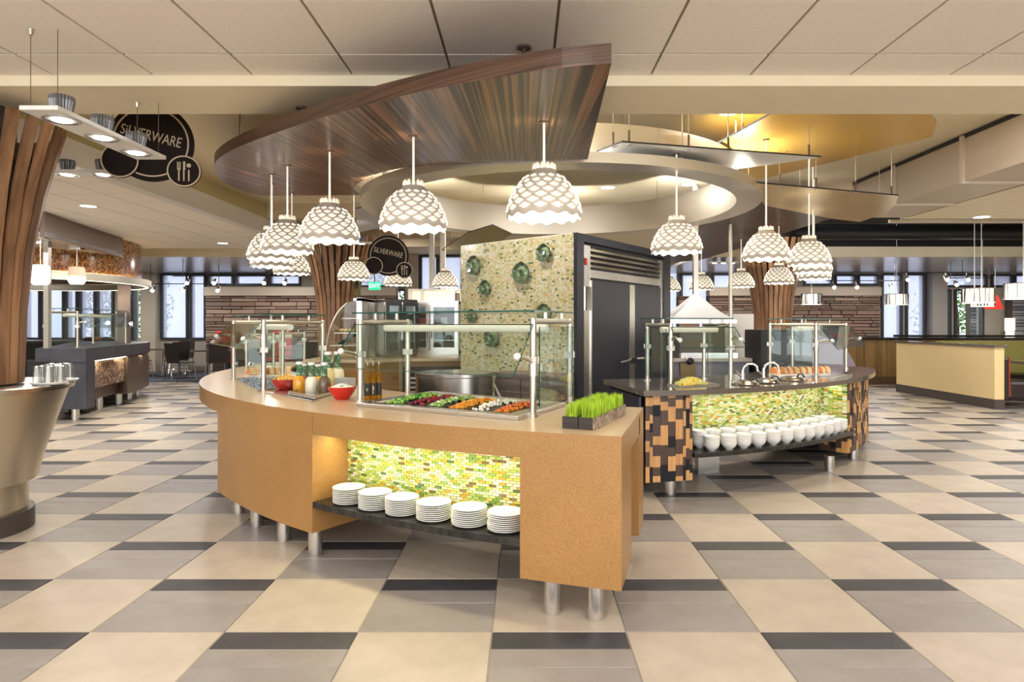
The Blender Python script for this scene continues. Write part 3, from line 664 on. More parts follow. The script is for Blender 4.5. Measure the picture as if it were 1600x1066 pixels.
MB().tube([q, q+Vector((-.05, .10, .10))], .003, 6).build('arm', SS, tg); MB().tube([q+Vector((.012, 0, 0)), q+Vector((-.047, .10, .10))], .003, 6).build('arm', SS, tg)

# second well and chip tray under the far tan guard
def tray(name, label, cat, px, z, mat, h=.012, lip=.02, inner=None):
    P = [atz(x, y, z+h) for x, y in px]; c = sum(P, Vector())/4; t = thing(name, label, cat, (c.x, c.y, z)); b = MB()
    lo = [Vector((p.x, p.y, z)) for p in P]; hi = [Vector((p.x, p.y, z+h)) for p in P]; inn = [p+(c-p).normalized()*lip for p in hi]; inn = [Vector((p.x, p.y, z+h)) for p in inn]; fl_ = [Vector((p.x, p.y, z+.003)) for p in inn]
    b.add(lo+hi+inn, [(i, (i+1) % 4, 4+(i+1) % 4, 4+i) for i in range(4)]+[(4+i, 4+(i+1) % 4, 8+(i+1) % 4, 8+i) for i in range(4)]+[(3, 2, 1, 0)]); b.build('rim', mat, t)
    MB().add(inn+fl_, [(i, (i+1) % 4, 4+(i+1) % 4, 4+i) for i in range(4)]+[(4, 5, 6, 7)]).build('bed', inner or mat, t); return t
tray('ice_well', 'stainless ice well holding chilled glasses beside the red chip bowl', 'ice well', ((367, 592), (404, 610), (470, 600), (418, 584)), ZT, SS)
tray('bottle_tray', 'flat stainless tray under the dressing bottles on the tan counter', 'tray', ((414, 613), (487, 627), (536, 612), (470, 602)), ZT, SS, .008, .01)
tray('raised_tray', 'raised steel tray holding the dressing carafes by the red bowls', 'tray', ((450, 611.5), (492, 619), (528, 609), (488, 602)), ZT+.009, SS, .022, .008)
rr = random.Random(5)
ib = MB()
for _ in range(420):
    u, v = rr.random(), rr.random(); P = [atz(x, y, ZT+.02) for x, y in ((374, 592), (405, 607), (458, 599), (418, 586))]; p = (P[0]*(1-u)+P[1]*u)*(1-v)+(P[3]*(1-u)+P[2]*u)*v
    ib.obox(p[:2], .013, .012, ZT+.006, ZT+.015+rr.uniform(0, .008), rr.uniform(0, 3), rr.choice((0, 0, 1)))
ib.build('crushed_ice', [glassy('ice', (.8, .86, .92), 1.5, .1, .5), plain('berry', (.16, .15, .16), .3)], None, 'crushed ice and dark berries in the steel ice well', 'ice', kind='stuff')
def bowl(name, label, px, py, r, h, fill=None):
    p = atz(px, py, ZT); t = thing(name, label, 'bowl', (p.x, p.y, ZT))
    prof = [(0, 0), (r*.45, 0), (r*.55, h*.12), (r*.85, h*.6), (r, h), (r*.97, h*1.01), (r*.82, h*.62), (r*.5, h*.2), (0, h*.14)]
    o = MB().lathe([(a, z+ZT) for a, z in prof], p[:2], 26).build('bowl_body', RED, t); return p
p = bowl('red_bowl', 'red glazed bowl heaped with golden corn chips', 446, 609, .115, .085)
cb_ = MB(); CHIP = [fm('corn_chip', (.72, .40, .07)), fm('corn_chip_pale', (.80, .55, .16))]
for _ in range(120):
    a, q = rr.uniform(0, 6.28), rr.random()**.5*.095; lump(cb_, Vector((p.x+q*math.cos(a), p.y+q*math.sin(a), ZT+.075+.06*(1-q/.1)*rr.uniform(.4, 1))), rr)
cb_.build('corn_chips', CHIP, None, 'golden corn chips heaped in the farther red bowl', 'food', kind='stuff')
p = bowl('red_bowl', 'bright red flared bowl of white cottage cheese at the counter edge', 534.5, 624, .100, .088)
cb_ = MB()
for _ in range(150):
    a, q = rr.uniform(0, 6.28), rr.random()**.5*.078; lump(cb_, Vector((p.x+q*math.cos(a), p.y+q*math.sin(a), ZT+.074+.03*(1-q/.08))), rr)
cb_.build('cottage_cheese', [CR_, WHITE], None, 'white cottage cheese in the red flared bowl', 'food', kind='stuff')
# dressing carafes
NECK = mosaic('leaf_print_wrap', [(0, (.02, .12, .05)), (.5, (.05, .20, .09)), (.8, (.30, .42, .30))], True, .4, 0)
def carafe(label, px, py, col, z=ZT+.012, s=1.0, band=None):
    p = atz(px, py, z); t = thing('dressing_carafe', label, 'bottle', (p.x, p.y, z), 'dressing carafes on the tan counter'); q = p[:2]
    MB().lathe([(0, z), (.043*s, z), (.046*s, z+.01), (.046*s, z+.075*s), (.040*s, z+.10*s), (.024*s, z+.118*s), (0, z+.118*s)], q, 18).build('body', plain('dressing', col, .25, 0, .5, coat=.5), t)
    nb = MB()
    for i in range(8):
        for k in range(12):
            a, b = z+.114*s+i*.0115*s, z+.114*s+(i+1)*.0115*s; nb.lathe([(.021*s, a), (.021*s, b)], q, 3, 0, True, None, k*30+i*15, k*30+30+i*15)
    nb.build('neck_wrap', NECK, t); MB().lathe([(.020*s, z+.20*s), (.026*s, z+.205*s), (.026*s, z+.224*s), (0, z+.224*s)], q, 16).build('cap', WHITE, t)
carafe('glass carafe of amber dressing with green wrapped neck', 467.5, 611, (.70, .33, .02)); carafe('glass carafe of creamy white dressing beside the brown one', 486.5, 613, (.78, .72, .58))
carafe('glass carafe of dark brown dressing with green wrapped neck', 507, 613.5, (.13, .075, .035)); carafe('glass carafe of orange dressing half hidden behind the brown one', 497, 609.5, (.75, .38, .05), s=.9)
carafe('glass carafe of maroon dressing behind the amber one', 475, 608, (.22, .06, .03), s=.9); 
carafe('tall carafe of pale yellow dressing behind the brown one', 512, 602, (.75, .62, .28), s=1.25); carafe('tall carafe of ivory dressing by the grey block', 527, 601, (.76, .72, .50), s=1.25)
q = atz(539, 607, ZT); MB().obox(q[:2], .14, .10, ZT, ZT+.085, -.5).build('sauce_block', plain('grey_block', (.42, .44, .45), .4), None, 'pale grey block behind the red cottage cheese bowl', 'block', bevel=.006)
for k, (px, py, lb) in enumerate(((574, 625, 'tall oil bottle with black label nearest the steel post'), (583, 624.5, 'tall oil bottle with black label between two others'), (592, 623.5, 'tall oil bottle with black label nearest the salad pans'))):
    p = atz(px, py, ZT); t = thing('oil_bottle', lb, 'bottle', (p.x, p.y, ZT), 'oil bottles by the salad well'); q = p[:2]
    MB().lathe([(0, ZT), (.021, ZT), (.022, ZT+.15), (.012, ZT+.185), (.009, ZT+.235), (.011, ZT+.24), (0, ZT+.24)], q, 14).build('body', glassy('oil%d' % k, (.75, .48, .06), .9, .02, .35), t)
    MB().lathe([(.0228, ZT+.03), (.0228, ZT+.115)], q, 14, 0, True, None, 180, 330).build('label', BLACK, t)
    MB().tube([(q[0], q[1], ZT+.238), (q[0], q[1], ZT+.258), (q[0]-.012, q[1]-.012, ZT+.285)], .004, 8).build('spout', CHROME, t)
    if k < 2: text('lettering', ('oil', 'vinegar')[k], .022, WHITEM, t, (0.003, -.0232, .072), (PI/2, PI/2, 0) if False else (PI/2, -PI/2, 0), .0004)
# melon wedges on platters
MEL = [fm('melon_flesh', (.85, .33, .12)), fm('melon_rind', (.78, .50, .28))]
def wedges(label, pts, z, group, r=.062, dirn=.6):
    for k, (px, py) in enumerate(pts):
        p = atz(px, py, z); b = MB(); n = 9; v = []
        tilt = .35; rz = dirn-PI/2+R.uniform(-.35, .35)
        for i in range(n+1):
            a = PI*i/n; v += [(r*math.cos(a)*.9, -.022, r*math.sin(a)), (r*math.cos(a)*.98, .0, r*math.sin(a)*1.06), (r*math.cos(a)*.9, .022, r*math.sin(a))]
        f = []
        for i in range(n): f += [(i*3, i*3+3, i*3+4, i*3+1), (i*3+1, i*3+4, i*3+5, i*3+2)]
        b.add(v, f, 1, True); b.add(v, [tuple(3*i for i in range(n+1)), tuple(3*i+2 for i in range(n, -1, -1))], 0)
        me = b.mesh('melon_wedge', MEL); o = bpy.data.objects.new('melon_wedge', me); C.objects.link(o); o.location = (p.x, p.y, z+.002); o.rotation_euler = (R.uniform(-.22, .05), 0, rz)
        tag(o, label % ORD[k], 'melon', group)
ZP = ZT+.022
pl = atz(424, 583.5, ZT); plt = MB()
plt.prism([(v_.x, v_.y) for v_ in (atz(384, 586, ZT+.02), atz(404, 590, ZT+.02), atz(470, 584, ZT+.02), atz(455, 580.5, ZT+.02))], ZT+.001, ZP).build('platter', WHITE, None, 'long white platter under the orange melon on the tan counter', 'platter', bevel=.006)
wedges('orange melon wedge %s in the row on the tan counter from the far tables', [(391, 585.5), (401, 585), (411, 584.6), (421, 584.2), (431, 583.8), (441, 583.3), (450, 582.8)], ZP, 'melon wedges on the tan counter')
ZP2 = ZD+.022
MB().prism([(v_.x, v_.y) for v_ in (atz(1204, 583, ZP2), atz(1210, 587, ZP2), atz(1298, 584.5, ZP2), atz(1294, 580, ZP2))], ZD+.001, ZP2).build('platter', WHITE, None, 'long white platter under orange melon on the dark counter', 'platter', bevel=.006)
wedges('orange melon wedge %s along the dark counter platter from the chrome taps', [(1211, 583.5), (1221, 583.3), (1231, 583), (1241, 583), (1251, 582.8), (1261, 582.6), (1271, 582.5), (1281, 582.4), (1290, 582.2)], ZP2, 'melon wedges on the dark counter', dirn=.35)
tray('fruit_tray', 'stainless frame around the black fruit platter on the dark counter', 'tray', ((1044, 600), (1062, 603.5), (1124, 600), (1100, 596)), ZD, SS, .012, .02)
FB = MB(); P = [atz(x, y, ZD+.015) for x, y in ((1054, 600), (1066, 602), (1104, 599.5), (1090, 596.5))]
for _ in range(150):
    u, v = rr.random(), rr.random(); p = (P[0]*(1-u)+P[1]*u)*(1-v)+(P[3]*(1-u)+P[2]*u)*v; hh = .045*math.sin(PI*u)*math.sin(PI*v); FB.obox(p[:2], .03, .024, p.z+hh*.6-.01, p.z+hh+.012, rr.uniform(0, 3), 0 if rr.random() < u*.9 else 1)
FB.build('cut_fruit', [fm('pineapple', (.85, .62, .12)), fm('honeydew', (.62, .70, .28))], None, 'diced pineapple and honeydew heaped on the dark counter platter', 'food', kind='stuff')
# chrome gooseneck taps and lidded wells
for k, (px, py, lb) in enumerate(((1160, 597, 'chrome gooseneck tap beside the fruit platter'), (1193, 594.5, 'chrome gooseneck tap nearer the melon wedges'))):
    p = atz(px, py, ZD); t = thing('gooseneck_tap', lb, 'tap', (p.x, p.y, ZD)); z = ZD
    MB().tube([p, p+Vector((.0, 0, .10)), p+Vector((.015, 0, .14)), p+Vector((.05, -.01, .165)), p+Vector((.09, -.02, .165)), p+Vector((.12, -.03, .145)), p+Vector((.128, -.032, .10))], [.016, .014, .013, .012, .012, .012, .013], 10).build('spout', CHROME, t)
    MB().lathe([(0, z), (.035, z), (.035, z+.012), (.02, z+.03), (0, z+.03)], p[:2], 16).build('base', CHROME, t); MB().tube([p+Vector((-.01, 0, .05)), p+Vector((-.06, .01, .10))], .009, 8).build('lever', CHROME, t)
for k, (px, py, lb) in enumerate(((1164, 601, 'round steel soup lid nearest the fruit platter'), (1197, 598, 'round steel soup lid between the two chrome taps'), (1237, 594.5, 'round steel soup lid in front of the melon platter'))):
    p = atz(px, py, ZD); t = thing('soup_well', lb, 'lid', (p.x, p.y, ZD), 'soup wells in the dark counter')
    MB().lathe([(.0, ZD), (.115, ZD), (.12, ZD+.01), (.105, ZD+.016), (.09, ZD+.03), (.03, ZD+.042), (0, ZD+.043)], p[:2], 24).build('lid', CHROME, t); q = (p.x+.05, p.y-.04, ZD+.047)
    MB().tube([(q[0]-.02, q[1], ZD+.03), (q[0], q[1], ZD+.06), (q[0]+.03, q[1]-.01, ZD+.06), (q[0]+.045, q[1]-.015, ZD+.03)], .008, 8).build('handle', BLACKG, t)
tray('steel_tray', 'long steel tray beside the melon wedges on the dark counter', 'tray', ((1293, 590), (1298, 593), (1332, 583.5), (1322, 581)), ZD, SS, .02, .012)

# wheatgrass planters
for k, (a, b, lb) in enumerate((((877.5, 668), (907, 670.5), 'dark planter box of wheatgrass beside the salad well'), ((908, 670.5), (931, 671.5), 'weathered sided planter box of wheatgrass near the counter corner'))):
    P0, P1 = atz(*a, ZT), atz(*b, ZT); wd = .082; dv = Vector((.27, .62, 0)).normalized(); u = Vector((dv.y, -dv.x, 0)); o = atz(878.5, 669.5, ZT)+u*(k*.086)*1.0
    t = thing('wheatgrass_planter', lb, 'planter', o+u*wd/2+dv*.3, 'wheatgrass planters on the tan counter'); L = .60; hgt = .060
    q = lambda s, d, z: o+u*s+dv*d+Vector((0, 0, z))
    b_ = MB()
    for s0, s1, d0, d1, mi in ((0, .008, 0, L, 0), (wd-.008, wd, 0, L, 1 if k else 0), (.008, wd-.008, 0, .008, 0), (.008, wd-.008, L-.008, L, 0)):
        b_.hexa([q(s0, d0, 0), q(s1, d0, 0), q(s1, d1, 0), q(s0, d1, 0)], (0, 0, 1), hgt, mi)
    b_.build('box', [WENGE, WEATHER], t)
    MB().hexa([q(.008, .008, .0), q(wd-.008, .008, 0), q(wd-.008, L-.008, 0), q(.008, L-.008, 0)], (0, 0, 1), hgt-.012).build('soil', SOIL, t)
    gb = MB(); rg = random.Random(60+k)
    for _ in range(2600):
        p = q(rg.uniform(.012, wd-.012), rg.uniform(.012, L-.012), hgt-.013); hh = rg.uniform(.055, .088); aa = rg.uniform(0, PI); e = Vector((math.cos(aa), math.sin(aa), 0))*.0014; ln = Vector((rg.uniform(-.012, .012), rg.uniform(-.012, .012), 0))
        gb.add([p-e, p+e, p+e*.8+ln*.4+Vector((0, 0, hh*.6)), p-e*.8+ln*.4+Vector((0, 0, hh*.6)), p+ln+Vector((0, 0, hh))], [(0, 1, 2, 3), (3, 2, 4)])
    gb.build('grass', GRASSM, t, kind='stuff')
# ---------------------------------------------------------------- zebra wood canopy
def smooth(P, n=5, closed=False):
    out = []; N = len(P)
    for i in range(N if closed else N-1):
        p0, p1, p2, p3 = P[(i-1) % N if closed or i else 0], P[i], P[(i+1) % N], P[(i+2) % N if closed or i < N-2 else N-1]
        for k in range(n):
            t = k/n; out.append(tuple(.5*(2*b+(c-a)*t+(2*a-5*b+4*c-d)*t*t+(3*b-a-3*c+d)*t**3) for a, b, c, d in zip(p0, p1, p2, p3)))
    if not closed: out.append(tuple(P[-1]))
    return out
zc = lambda x, y: 2.60+.105*(y-3.82)
outer = smooth([(.36, 2.66), (.09, 2.75), (-.36, 3.02), (-.80, 3.36), (-1.31, 3.85), (-1.87, 4.45), (-2.24, 4.90), (-2.58, 5.40), (-2.83, 5.90), (-3.06, 6.45), (-3.27, 7.12), (-3.42, 7.86), (-3.46, 8.48)], 5)
inner_ = smooth([(-2.11, 8.38), (-1.98, 7.5), (-1.62, 6.62), (-1.27, 6.0), (-.86, 5.64), (-.26, 5.43), (.52, 5.29)], 5)
cpy = thing('wood_canopy', 'large dark zebra wood canopy sail sloping above the tan counter', 'canopy', (-1.2, 5, 2.7))
MB().prism(outer+inner_, zc, lambda x, y: zc(x, y)+.085, 0, 1).build('canopy_board', [ZEBRA, ZEBRA_E], cpy)
for x, y in ((0.0, 3.55), (-1.5, 4.35), (-2.6, 5.9), (-3.2, 7.9), (.3, 4.9)):
    zt = ZC if y < 3.96 else (2.865 if y < 4.49 else ZH)
    rd = MB().tube([(x, y, zc(x, y)+.08), (x, y, zt)], .007, 8).build('hanger_rod', BRONZE, cpy); MB().lathe([(0, zt-.012), (.04, zt-.012), (.04, zt), (0, zt)], (x, y), 14).build('rose', BRONZE, rd)
# second canopy board beyond the fridge
zc2 = lambda x, y: 2.93-.07*(y-10)
cp2 = thing('wood_canopy', 'dark brown canopy sail hanging beyond the navy fridge above the far counter', 'canopy', (3.6, 10.5, 2.9))
P2 = smooth([(2.75, 10.2), (2.7, 11.4), (2.62, 12.6), (2.7, 13.6)], 4)+[(3.57, 13.2)]+smooth([(3.95, 12.0), (4.25, 10.6), (4.54, 9.55)], 4)+smooth([(4.0, 9.1), (3.15, 8.5), (2.95, 9.3)], 4)
MB().prism(P2, zc2, lambda x, y: zc2(x, y)+.08).build('canopy_board', grain('walnut_dark', (.05, .032, .024), (.085, .058, .045), (2, 30, 1), .35), cp2)
for x, y in ((3.2, 9.2), (4.1, 10), (3.2, 12.8)): MB().tube([(x, y, zc2(x, y)+.07), (x, y, ZH)], .008, 8).build('hanger_rod', BRONZE, cp2)
# metal ring
RC = (.40, 7.65)
rg_ = thing('ceiling_ring', 'broad brushed metal ring hanging over the middle of the serving area', 'ceiling ring', (*RC, 2.75))
rp = [(2.28, 2.84), (2.28, 2.75), (2.01, 2.75), (2.01, 3.16), (2.035, 3.16), (2.035, 2.78), (2.255, 2.78), (2.255, 2.84), (2.28, 2.84)]; rb = MB()
for q0, q1 in zip(rp, rp[1:]): rb.lathe([q0, q1], RC, 128)
rb.build('ring_band', RINGM, rg_)
for k in range(10):
    x, y = pol(RC, 2.15, k*36+10); MB().tube([(x, y, 2.78), (x, y, ZH)], .006, 6).build('hanger_rod', SATIN, rg_)
# floating ceiling panels
def sail(label, P, z, mat, rods, edge=BLACK, th=.014, sm=0):
    q = [atz(a, b, z)[:2] for a, b in P]; cx_, cy_ = sum(p[0] for p in q)/len(q), sum(p[1] for p in q)/len(q)
    t = thing('ceiling_panel', label, 'ceiling panel', (cx_, cy_, z)); MB().prism(q, z, z+th, 0, 1).build('board', [mat, edge], t)
    for a, b in rods:
        p = atz(a, b, z); MB().tube([(p.x, p.y, z), (p.x, p.y, ZH)], .0045, 6).build('cable', SATIN, t); MB().tube([(p.x, p.y, z+.01), (p.x, p.y, z+.12)], .010, 8).build('cable_grip', BRONZE, t); MB().lathe([(0, z-.008), (.014, z-.008), (.014, z), (0, z)], (p.x, p.y), 10).build('stud', SATIN, t)
sail('white pointed ceiling panel hung on cables above the navy fridge', [(925, 241), (972, 222.5), (1283, 246), (1215, 256), (1150, 264), (1040, 256)], 2.9, WHITEM, [(958, 229), (983, 226), (1076, 233), (1138, 237), (1264, 247)])
sail('large gold ceiling panel with rounded tip beside the beam', [(1110, 231), (1217, 172), (1440, 166), (1456, 174), (1463, 193), (1457, 214), (1350, 241), (1200, 278), (1170, 283)], 3.2, GOLD, [(1150, 224), (1160, 212), (1319, 199), (1451, 212), (1229, 236), (1353, 237)], th=.02)
sail('lower gold ceiling panel with a pointed end beside the duct', [(1170, 285), (1200, 288), (1404, 306), (1400, 318), (1388, 331), (1344, 347), (1300, 342), (1195, 321)], 2.8, GOLDLT, [(1218, 291), (1275, 296), (1337, 301), (1393, 308), (1374, 331), (1250, 330)])
sail('lavender ceiling panel hanging behind the row of scalloped lamps', [(556, 327), (600, 315), (640, 318), (660, 330), (625, 348), (559, 364)], 2.85, LAV, [(598, 330), (563, 345), (584, 352)])
sail('olive green pointed ceiling panel above the mosaic wall', [(690, 391), (731, 364), (770, 352), (800, 366), (760, 392), (717, 396)], 2.7, plain('olive_panel', (.42, .36, .08), .4), [(706, 386), (735, 372)])

# air duct
du = thing('air_duct', 'square beige air duct with flanged joints along the raised ceiling', 'air duct', (5.1, 7, 2.93)); DUCT = plain('duct_paint', (.58, .49, .38), .5)
ycut = [4.5, 6.96, 8.25, 9.34]
for i, (a, b) in enumerate(zip(ycut, ycut[1:])):
    MB().box(4.74, a+.02, 2.94, 5.48, b-.02, 3.40).build('duct_section', DUCT, du)
    if i: MB().box(4.71, a-.025, 2.915, 5.495, a+.025, 3.43).build('flange', plain('duct_flange', (.66, .58, .47), .45), du)
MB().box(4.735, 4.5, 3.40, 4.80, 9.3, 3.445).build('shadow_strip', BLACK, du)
pp = thing('pipe', 'black pipes running through the dark ceiling void above the bar', 'pipe', (10, 12, 3.4))
for y, z, r in ((11.9, 3.35, .10), (12.7, 3.2, .14), (10.3, 3.8, .08)): MB().tube([(5.3, y, z), (15.8, y, z)], r, 10).build('pipe_run', BLACK if r > .09 else DARKFR, pp)
br_ = thing('brace_channel', 'thin grey strut spanning the dark ceiling void', 'strut', (9, 10, 3)); MB().tube([(5.6, 9.9, 2.98), (9.2, 9.9, 2.98)], .03, 6).build('strut', DUCT, br_); MB().tube([(6.5, 9.9, 2.98), (7.1, 11, 3.3)], .03, 6).build('cross_strut', DUCT, br_)

# ---------------------------------------------------------------- scalloped pendant lamps
prof = [(.220, .0), (.2185, .025), (.214, .055), (.205, .09), (.190, .13), (.168, .17), (.140, .21), (.108, .245), (.078, .27), (.066, .285)]
def rad(h):
    for (r0, h0), (r1, h1) in zip(prof, prof[1:]):
        if h <= h1: return r0+(r1-r0)*(h-h0)/(h1-h0)
    return prof[-1][0]
NS = 14
def pendant():
    t = thing('pendant_lamp', None, 'pendant lamp', (0, 0, 0), 'scalloped dome pendant lamps')
    wob = lambda a, j: 0
    b = MB(); n = NS*6; v = []
    for j, (r, h) in enumerate(prof):
        for i in range(n):
            a = 2*PI*i/n; z = h-(.009*math.cos(a*NS) if j == 0 else 0); v.append((r*math.cos(a), r*math.sin(a), z))
    f = [(j*n+i, j*n+(i+1) % n, (j+1)*n+(i+1) % n, (j+1)*n+i) for j in range(len(prof)-1) for i in range(n)]
    b.add(v, f, 0, True); b.add([(x*.985, y*.985, z+.001) for x, y, z in v], [tuple(reversed(q)) for q in f], 1, True)
    b.build('shade', [LAMPOUT, LAMPIN], t)
    rows = [.046+.0315*k for k in range(7)]
    for k, h in enumerate(rows):
        w_, hh = 2*PI*rad(h)/NS*.74/2, .0165 if k < 5 else .0135
        if w_ < .012: continue
        up_ = Vector((0, rad(h+.012)-rad(h-.012), .024)).normalized()      # slope of the dome (radial, z)
        def P(u, s, off):
            zz = h+up_.z*s; rr_ = rad(h)+up_.y*s+off; a = u/rad(h); return (rr_*math.cos(a), rr_*math.sin(a), zz)
        shp = [(-1, 0), (-.78, .28), (-.5, .42), (-.28, .92), (.28, .92), (.5, .42), (.78, .28), (1, 0), (.78, -.28), (.5, -.42), (.28, -.92), (-.28, -.92), (-.5, -.42), (-.78, -.28)]
        q = MB(); m = len(shp); a_ = [P(x*w_, y*hh, .0022) for x, y in shp]; c_ = [P(x*w_*.80, y*hh*.74, .009) for x, y in shp]
        q.add(a_+c_, [tuple(range(m, 2*m))], 0); q.add(a_+c_, [(i, (i+1) % m, m+(i+1) % m, m+i) for i in range(m)], 1)
        me = q.mesh('scale', [SCALE, SCALER])
        for i in range(NS): piece(me, 'scale', t, (0, 0, 0), 2*PI*(i+.5*(k % 2))/NS)
    col = MB()
    for i in range(12):
        a = 2*PI*i/12; col.ball((.060*math.cos(a), .060*math.sin(a), .298), (.013, .013, .026), 6, 5)
    col.build('collar', SCALE, t); MB().ball((0, 0, .09), .032, 12, 8).build('bulb', BULB, t)
    MB().lathe([(.010, .12), (.014, .30), (.008, .31)], (0, 0), 12).build('socket', WHITEM, t)
    return t
def far_pendant(proto):
    t = thing('pendant_lamp', None, 'pendant lamp', (0, 0, 0), 'scalloped dome pendant lamps'); m = {}
    big = MB()
    for ch in kids(proto):
        if ch.name.startswith('scale'):
            M4 = Matrix.Rotation(ch.rotation_euler.z, 4, 'Z'); me = ch.data; big.add([M4 @ v.co for v in me.vertices], [])
            o = len(big.v)-len(me.vertices)
            for p in me.polygons: big.f.append([o+i for i in p.vertices]); big.m.append(p.material_index); big.sm.append(False)
        else: c = ch.copy(); C.objects.link(c); c.parent = t
    big.build('scales', [SCALE, SCALER], t, kind='stuff'); return t
LB = 2.03
PL = [(850, 3.82, 'c', 'large scalloped pendant lamp under the pointed tip of the zebra wood canopy'), (646, 4.27, 'c', 'scalloped pendant lamp second along the zebra canopy from its pointed tip'),
      (515, 4.88, 'c', 'scalloped pendant lamp third along the zebra canopy from its pointed tip'), (449, 5.65, 'c', 'scalloped pendant lamp fourth along the canopy, overlapping lamps behind it'),
      (424, 6.26, 'c', 'scalloped pendant lamp fifth along the canopy, half hidden by the fourth'), (425, 7.1, 'c', 'scalloped pendant lamp sixth along the canopy, mostly hidden behind the fifth'), (456, 8.1, 'c', 'scalloped pendant lamp last along the zebra canopy, before the stone wall'),
      (1057, 5.67, 2.9, 'scalloped pendant lamp hung from the white ceiling panel beside the navy fridge'), (1197, 6.28, 3.2, 'scalloped pendant lamp above the melon platter, hung from the gold panel'), (1264, 6.9, 3.2, 'scalloped pendant lamp in front of two others beside the slatted column'),
      (1270, 7.9, ZH, 'scalloped pendant lamp middle of three overlapping by the slatted column'), (1272, 9.06, ZH, 'scalloped pendant lamp lowest in view of three overlapping by the column'),
      (553, 9.1, ZH, 'small scalloped pendant lamp in front of the slatted column behind the display case'), (622, 10.5, ZH, 'small scalloped pendant lamp below the far round dark sign'), (696, 11.0, ZH, 'small scalloped pendant lamp above the glass door cooler'),
      (1217, 10.0, 'd', 'small scalloped pendant lamp in front of the slatted column by the stone wall'), (1158, 11.0, 'd', 'small scalloped pendant lamp between column and white hood'), (1096, 11.8, 'd', 'small scalloped pendant lamp above the white pyramid hood'), (1045, 12.3, 'd', 'small scalloped pendant lamp half hidden behind the navy fridge')]
proto = pendant(); ptree = tree_of(proto); fproto = None
for i, (px, Y, top, lb) in enumerate(PL):
    near = i < 10
    if i == 0: o = proto
    elif near: o = dup(proto, tree=ptree)
    elif fproto is None: fproto = o = far_pendant(proto); ftree = tree_of(fproto)
    else: o = dup(fproto, tree=ftree)
    x = (px-CX)/F*Y; o['label'] = lb
    zt = zc(x, Y) if top == 'c' else (zc2(x, Y) if top == 'd' else top); PL[i] = (o, x, Y, zt)
for o, x, Y, zt in PL:      # stems have lengths of their own, so they are made after the copies
    o.location = (x, Y, LB); o.rotation_euler = (0, 0, R.uniform(0, 6)); nb = 8
    st = MB().tube([(0, 0, .30), (0, 0, zt-LB)], .0075, nb).mesh('stem', STEM); so = bpy.data.objects.new('stem', st); C.objects.link(so); so.parent = o
    ro = MB().lathe([(0, zt-LB-.008), (.032, zt-LB-.008), (.032, zt-LB), (0, zt-LB)], (0, 0), 16).mesh('rose', BRONZE); r2 = bpy.data.objects.new('rose', ro); C.objects.link(r2); r2.parent = o
    lamp('POINT', (x+.035, Y-.01, LB+.165), 9, (1, .90, .74), .04)

# ---------------------------------------------------------------- slatted columns
cprof = [(0, .33), (.6, .335), (1.0, .34), (1.5, .355), (1.9, .39), (2.3, .46), (2.6, .535), (2.78, .585), (3.02, .66)]
def slat_column(label, x, y, ztop, n=28, zb=0, s=1.0, rot=0):
    t = thing('slatted_column', label, 'column', (x, y, 0)); pr_ = [(z, r*s) for z, r in cprof if zb <= z <= ztop+.01]
    b = MB(); w_, th = .056, .022; v = []
    for z, r in pr_: q_ = (w_+.012*(r/.34))/2; v += [(r, -q_, z), (r, q_, z), (r-th, q_, z), (r-th, -q_, z)]
    m = len(pr_); b.add(v, [(i*4+k, i*4+(k+1) % 4, i*4+4+(k+1) % 4, i*4+4+k) for i in range(m-1) for k in range(4)]+[(3, 2, 1, 0), (4*m-4, 4*m-3, 4*m-2, 4*m-1)])
    me = b.mesh('slat', SLAT)
    for i in range(n): piece(me, 'slat', t, (0, 0, 0), 2*PI*i/n+rot)
    MB().lathe([(.24*s, zb), (.25*s, 1.5), (.30*s, ztop-.1), (.30*s, ztop+.4 if ztop < 2.9 else ZH)], (x, y), 24).build('core', plain('column_core', (.05, .04, .035), .6), t)
    for z in (1.2, 2.0, 2.5):
        r = [a for a in pr_ if a[0] >= z-.2][0][1]-.05
        MB().lathe([(r-.02, z), (r, z), (r, z+.05), (r-.02, z+.05)], (x, y), 24).build('hoop', BRONZE, t)
    return t
SX, SY = -3.79, 4.34
slat_column('flared wooden slat column rising out of the stainless glass stand', SX, SY, 2.78, zb=1.0, rot=.05)
slat_column('flared wooden slat column between stone wall and display case', -3.5, 12.1, 3.02, rot=.08)
slat_column('flared wooden slat column between white hood and stone wall', 4.85, 12.6, 3.02, rot=.02)
# stainless glass stand around the first column
sd = thing('glass_stand', 'tapered stainless stand with black base around the wooden column', 'stand', (SX, SY, 0))
MB().lathe([(.40, 0), (.40, .13), (.30, .13)], (SX, SY), 48).build('base', plain('stand_base', (.05, .042, .038), .4), sd)
MB().lathe([(.365, .13), (.365, .35)], (SX, SY), 48).build('pedestal', SSW, sd)
MB().lathe([(.36, .33), (.417, .335), (.47, .55), (.60, .955)], (SX, SY), 64).build('tapered_body', SSW, sd)
MB().lathe([(.595, .955), (.63, .96), (.635, .985), (.62, .995), (.30, .985)], (SX, SY), 64).build('rim', SS, sd, bevel=0)
gl_ = MB().lathe([(.0, .12), (.021, .115), (.029, .0), (.0275, 0), (.0195, .112), (0, .116)], n=14).mesh('tumbler', glassy('tumbler_glass', (.93, .93, .92), 2.6, .02, .03))
tr_ = []
for nm, (px, py), r in (('white round tray of upturned tumblers on the stainless stand', (77, 599), .10), ('white round tray of upturned tumblers behind the first tray', (92, 594.5), .11)):
    p = atz(px, py, 1.0); MB().lathe([(0, .996), (r, .996), (r+.012, 1.008), (r+.01, 1.011), (r-.01, 1.003), (0, 1.003)], p[:2], 28).build('round_tray', WHITE, None, nm, 'tray', 'tumbler trays on the stand'); tr_.append((p, r))
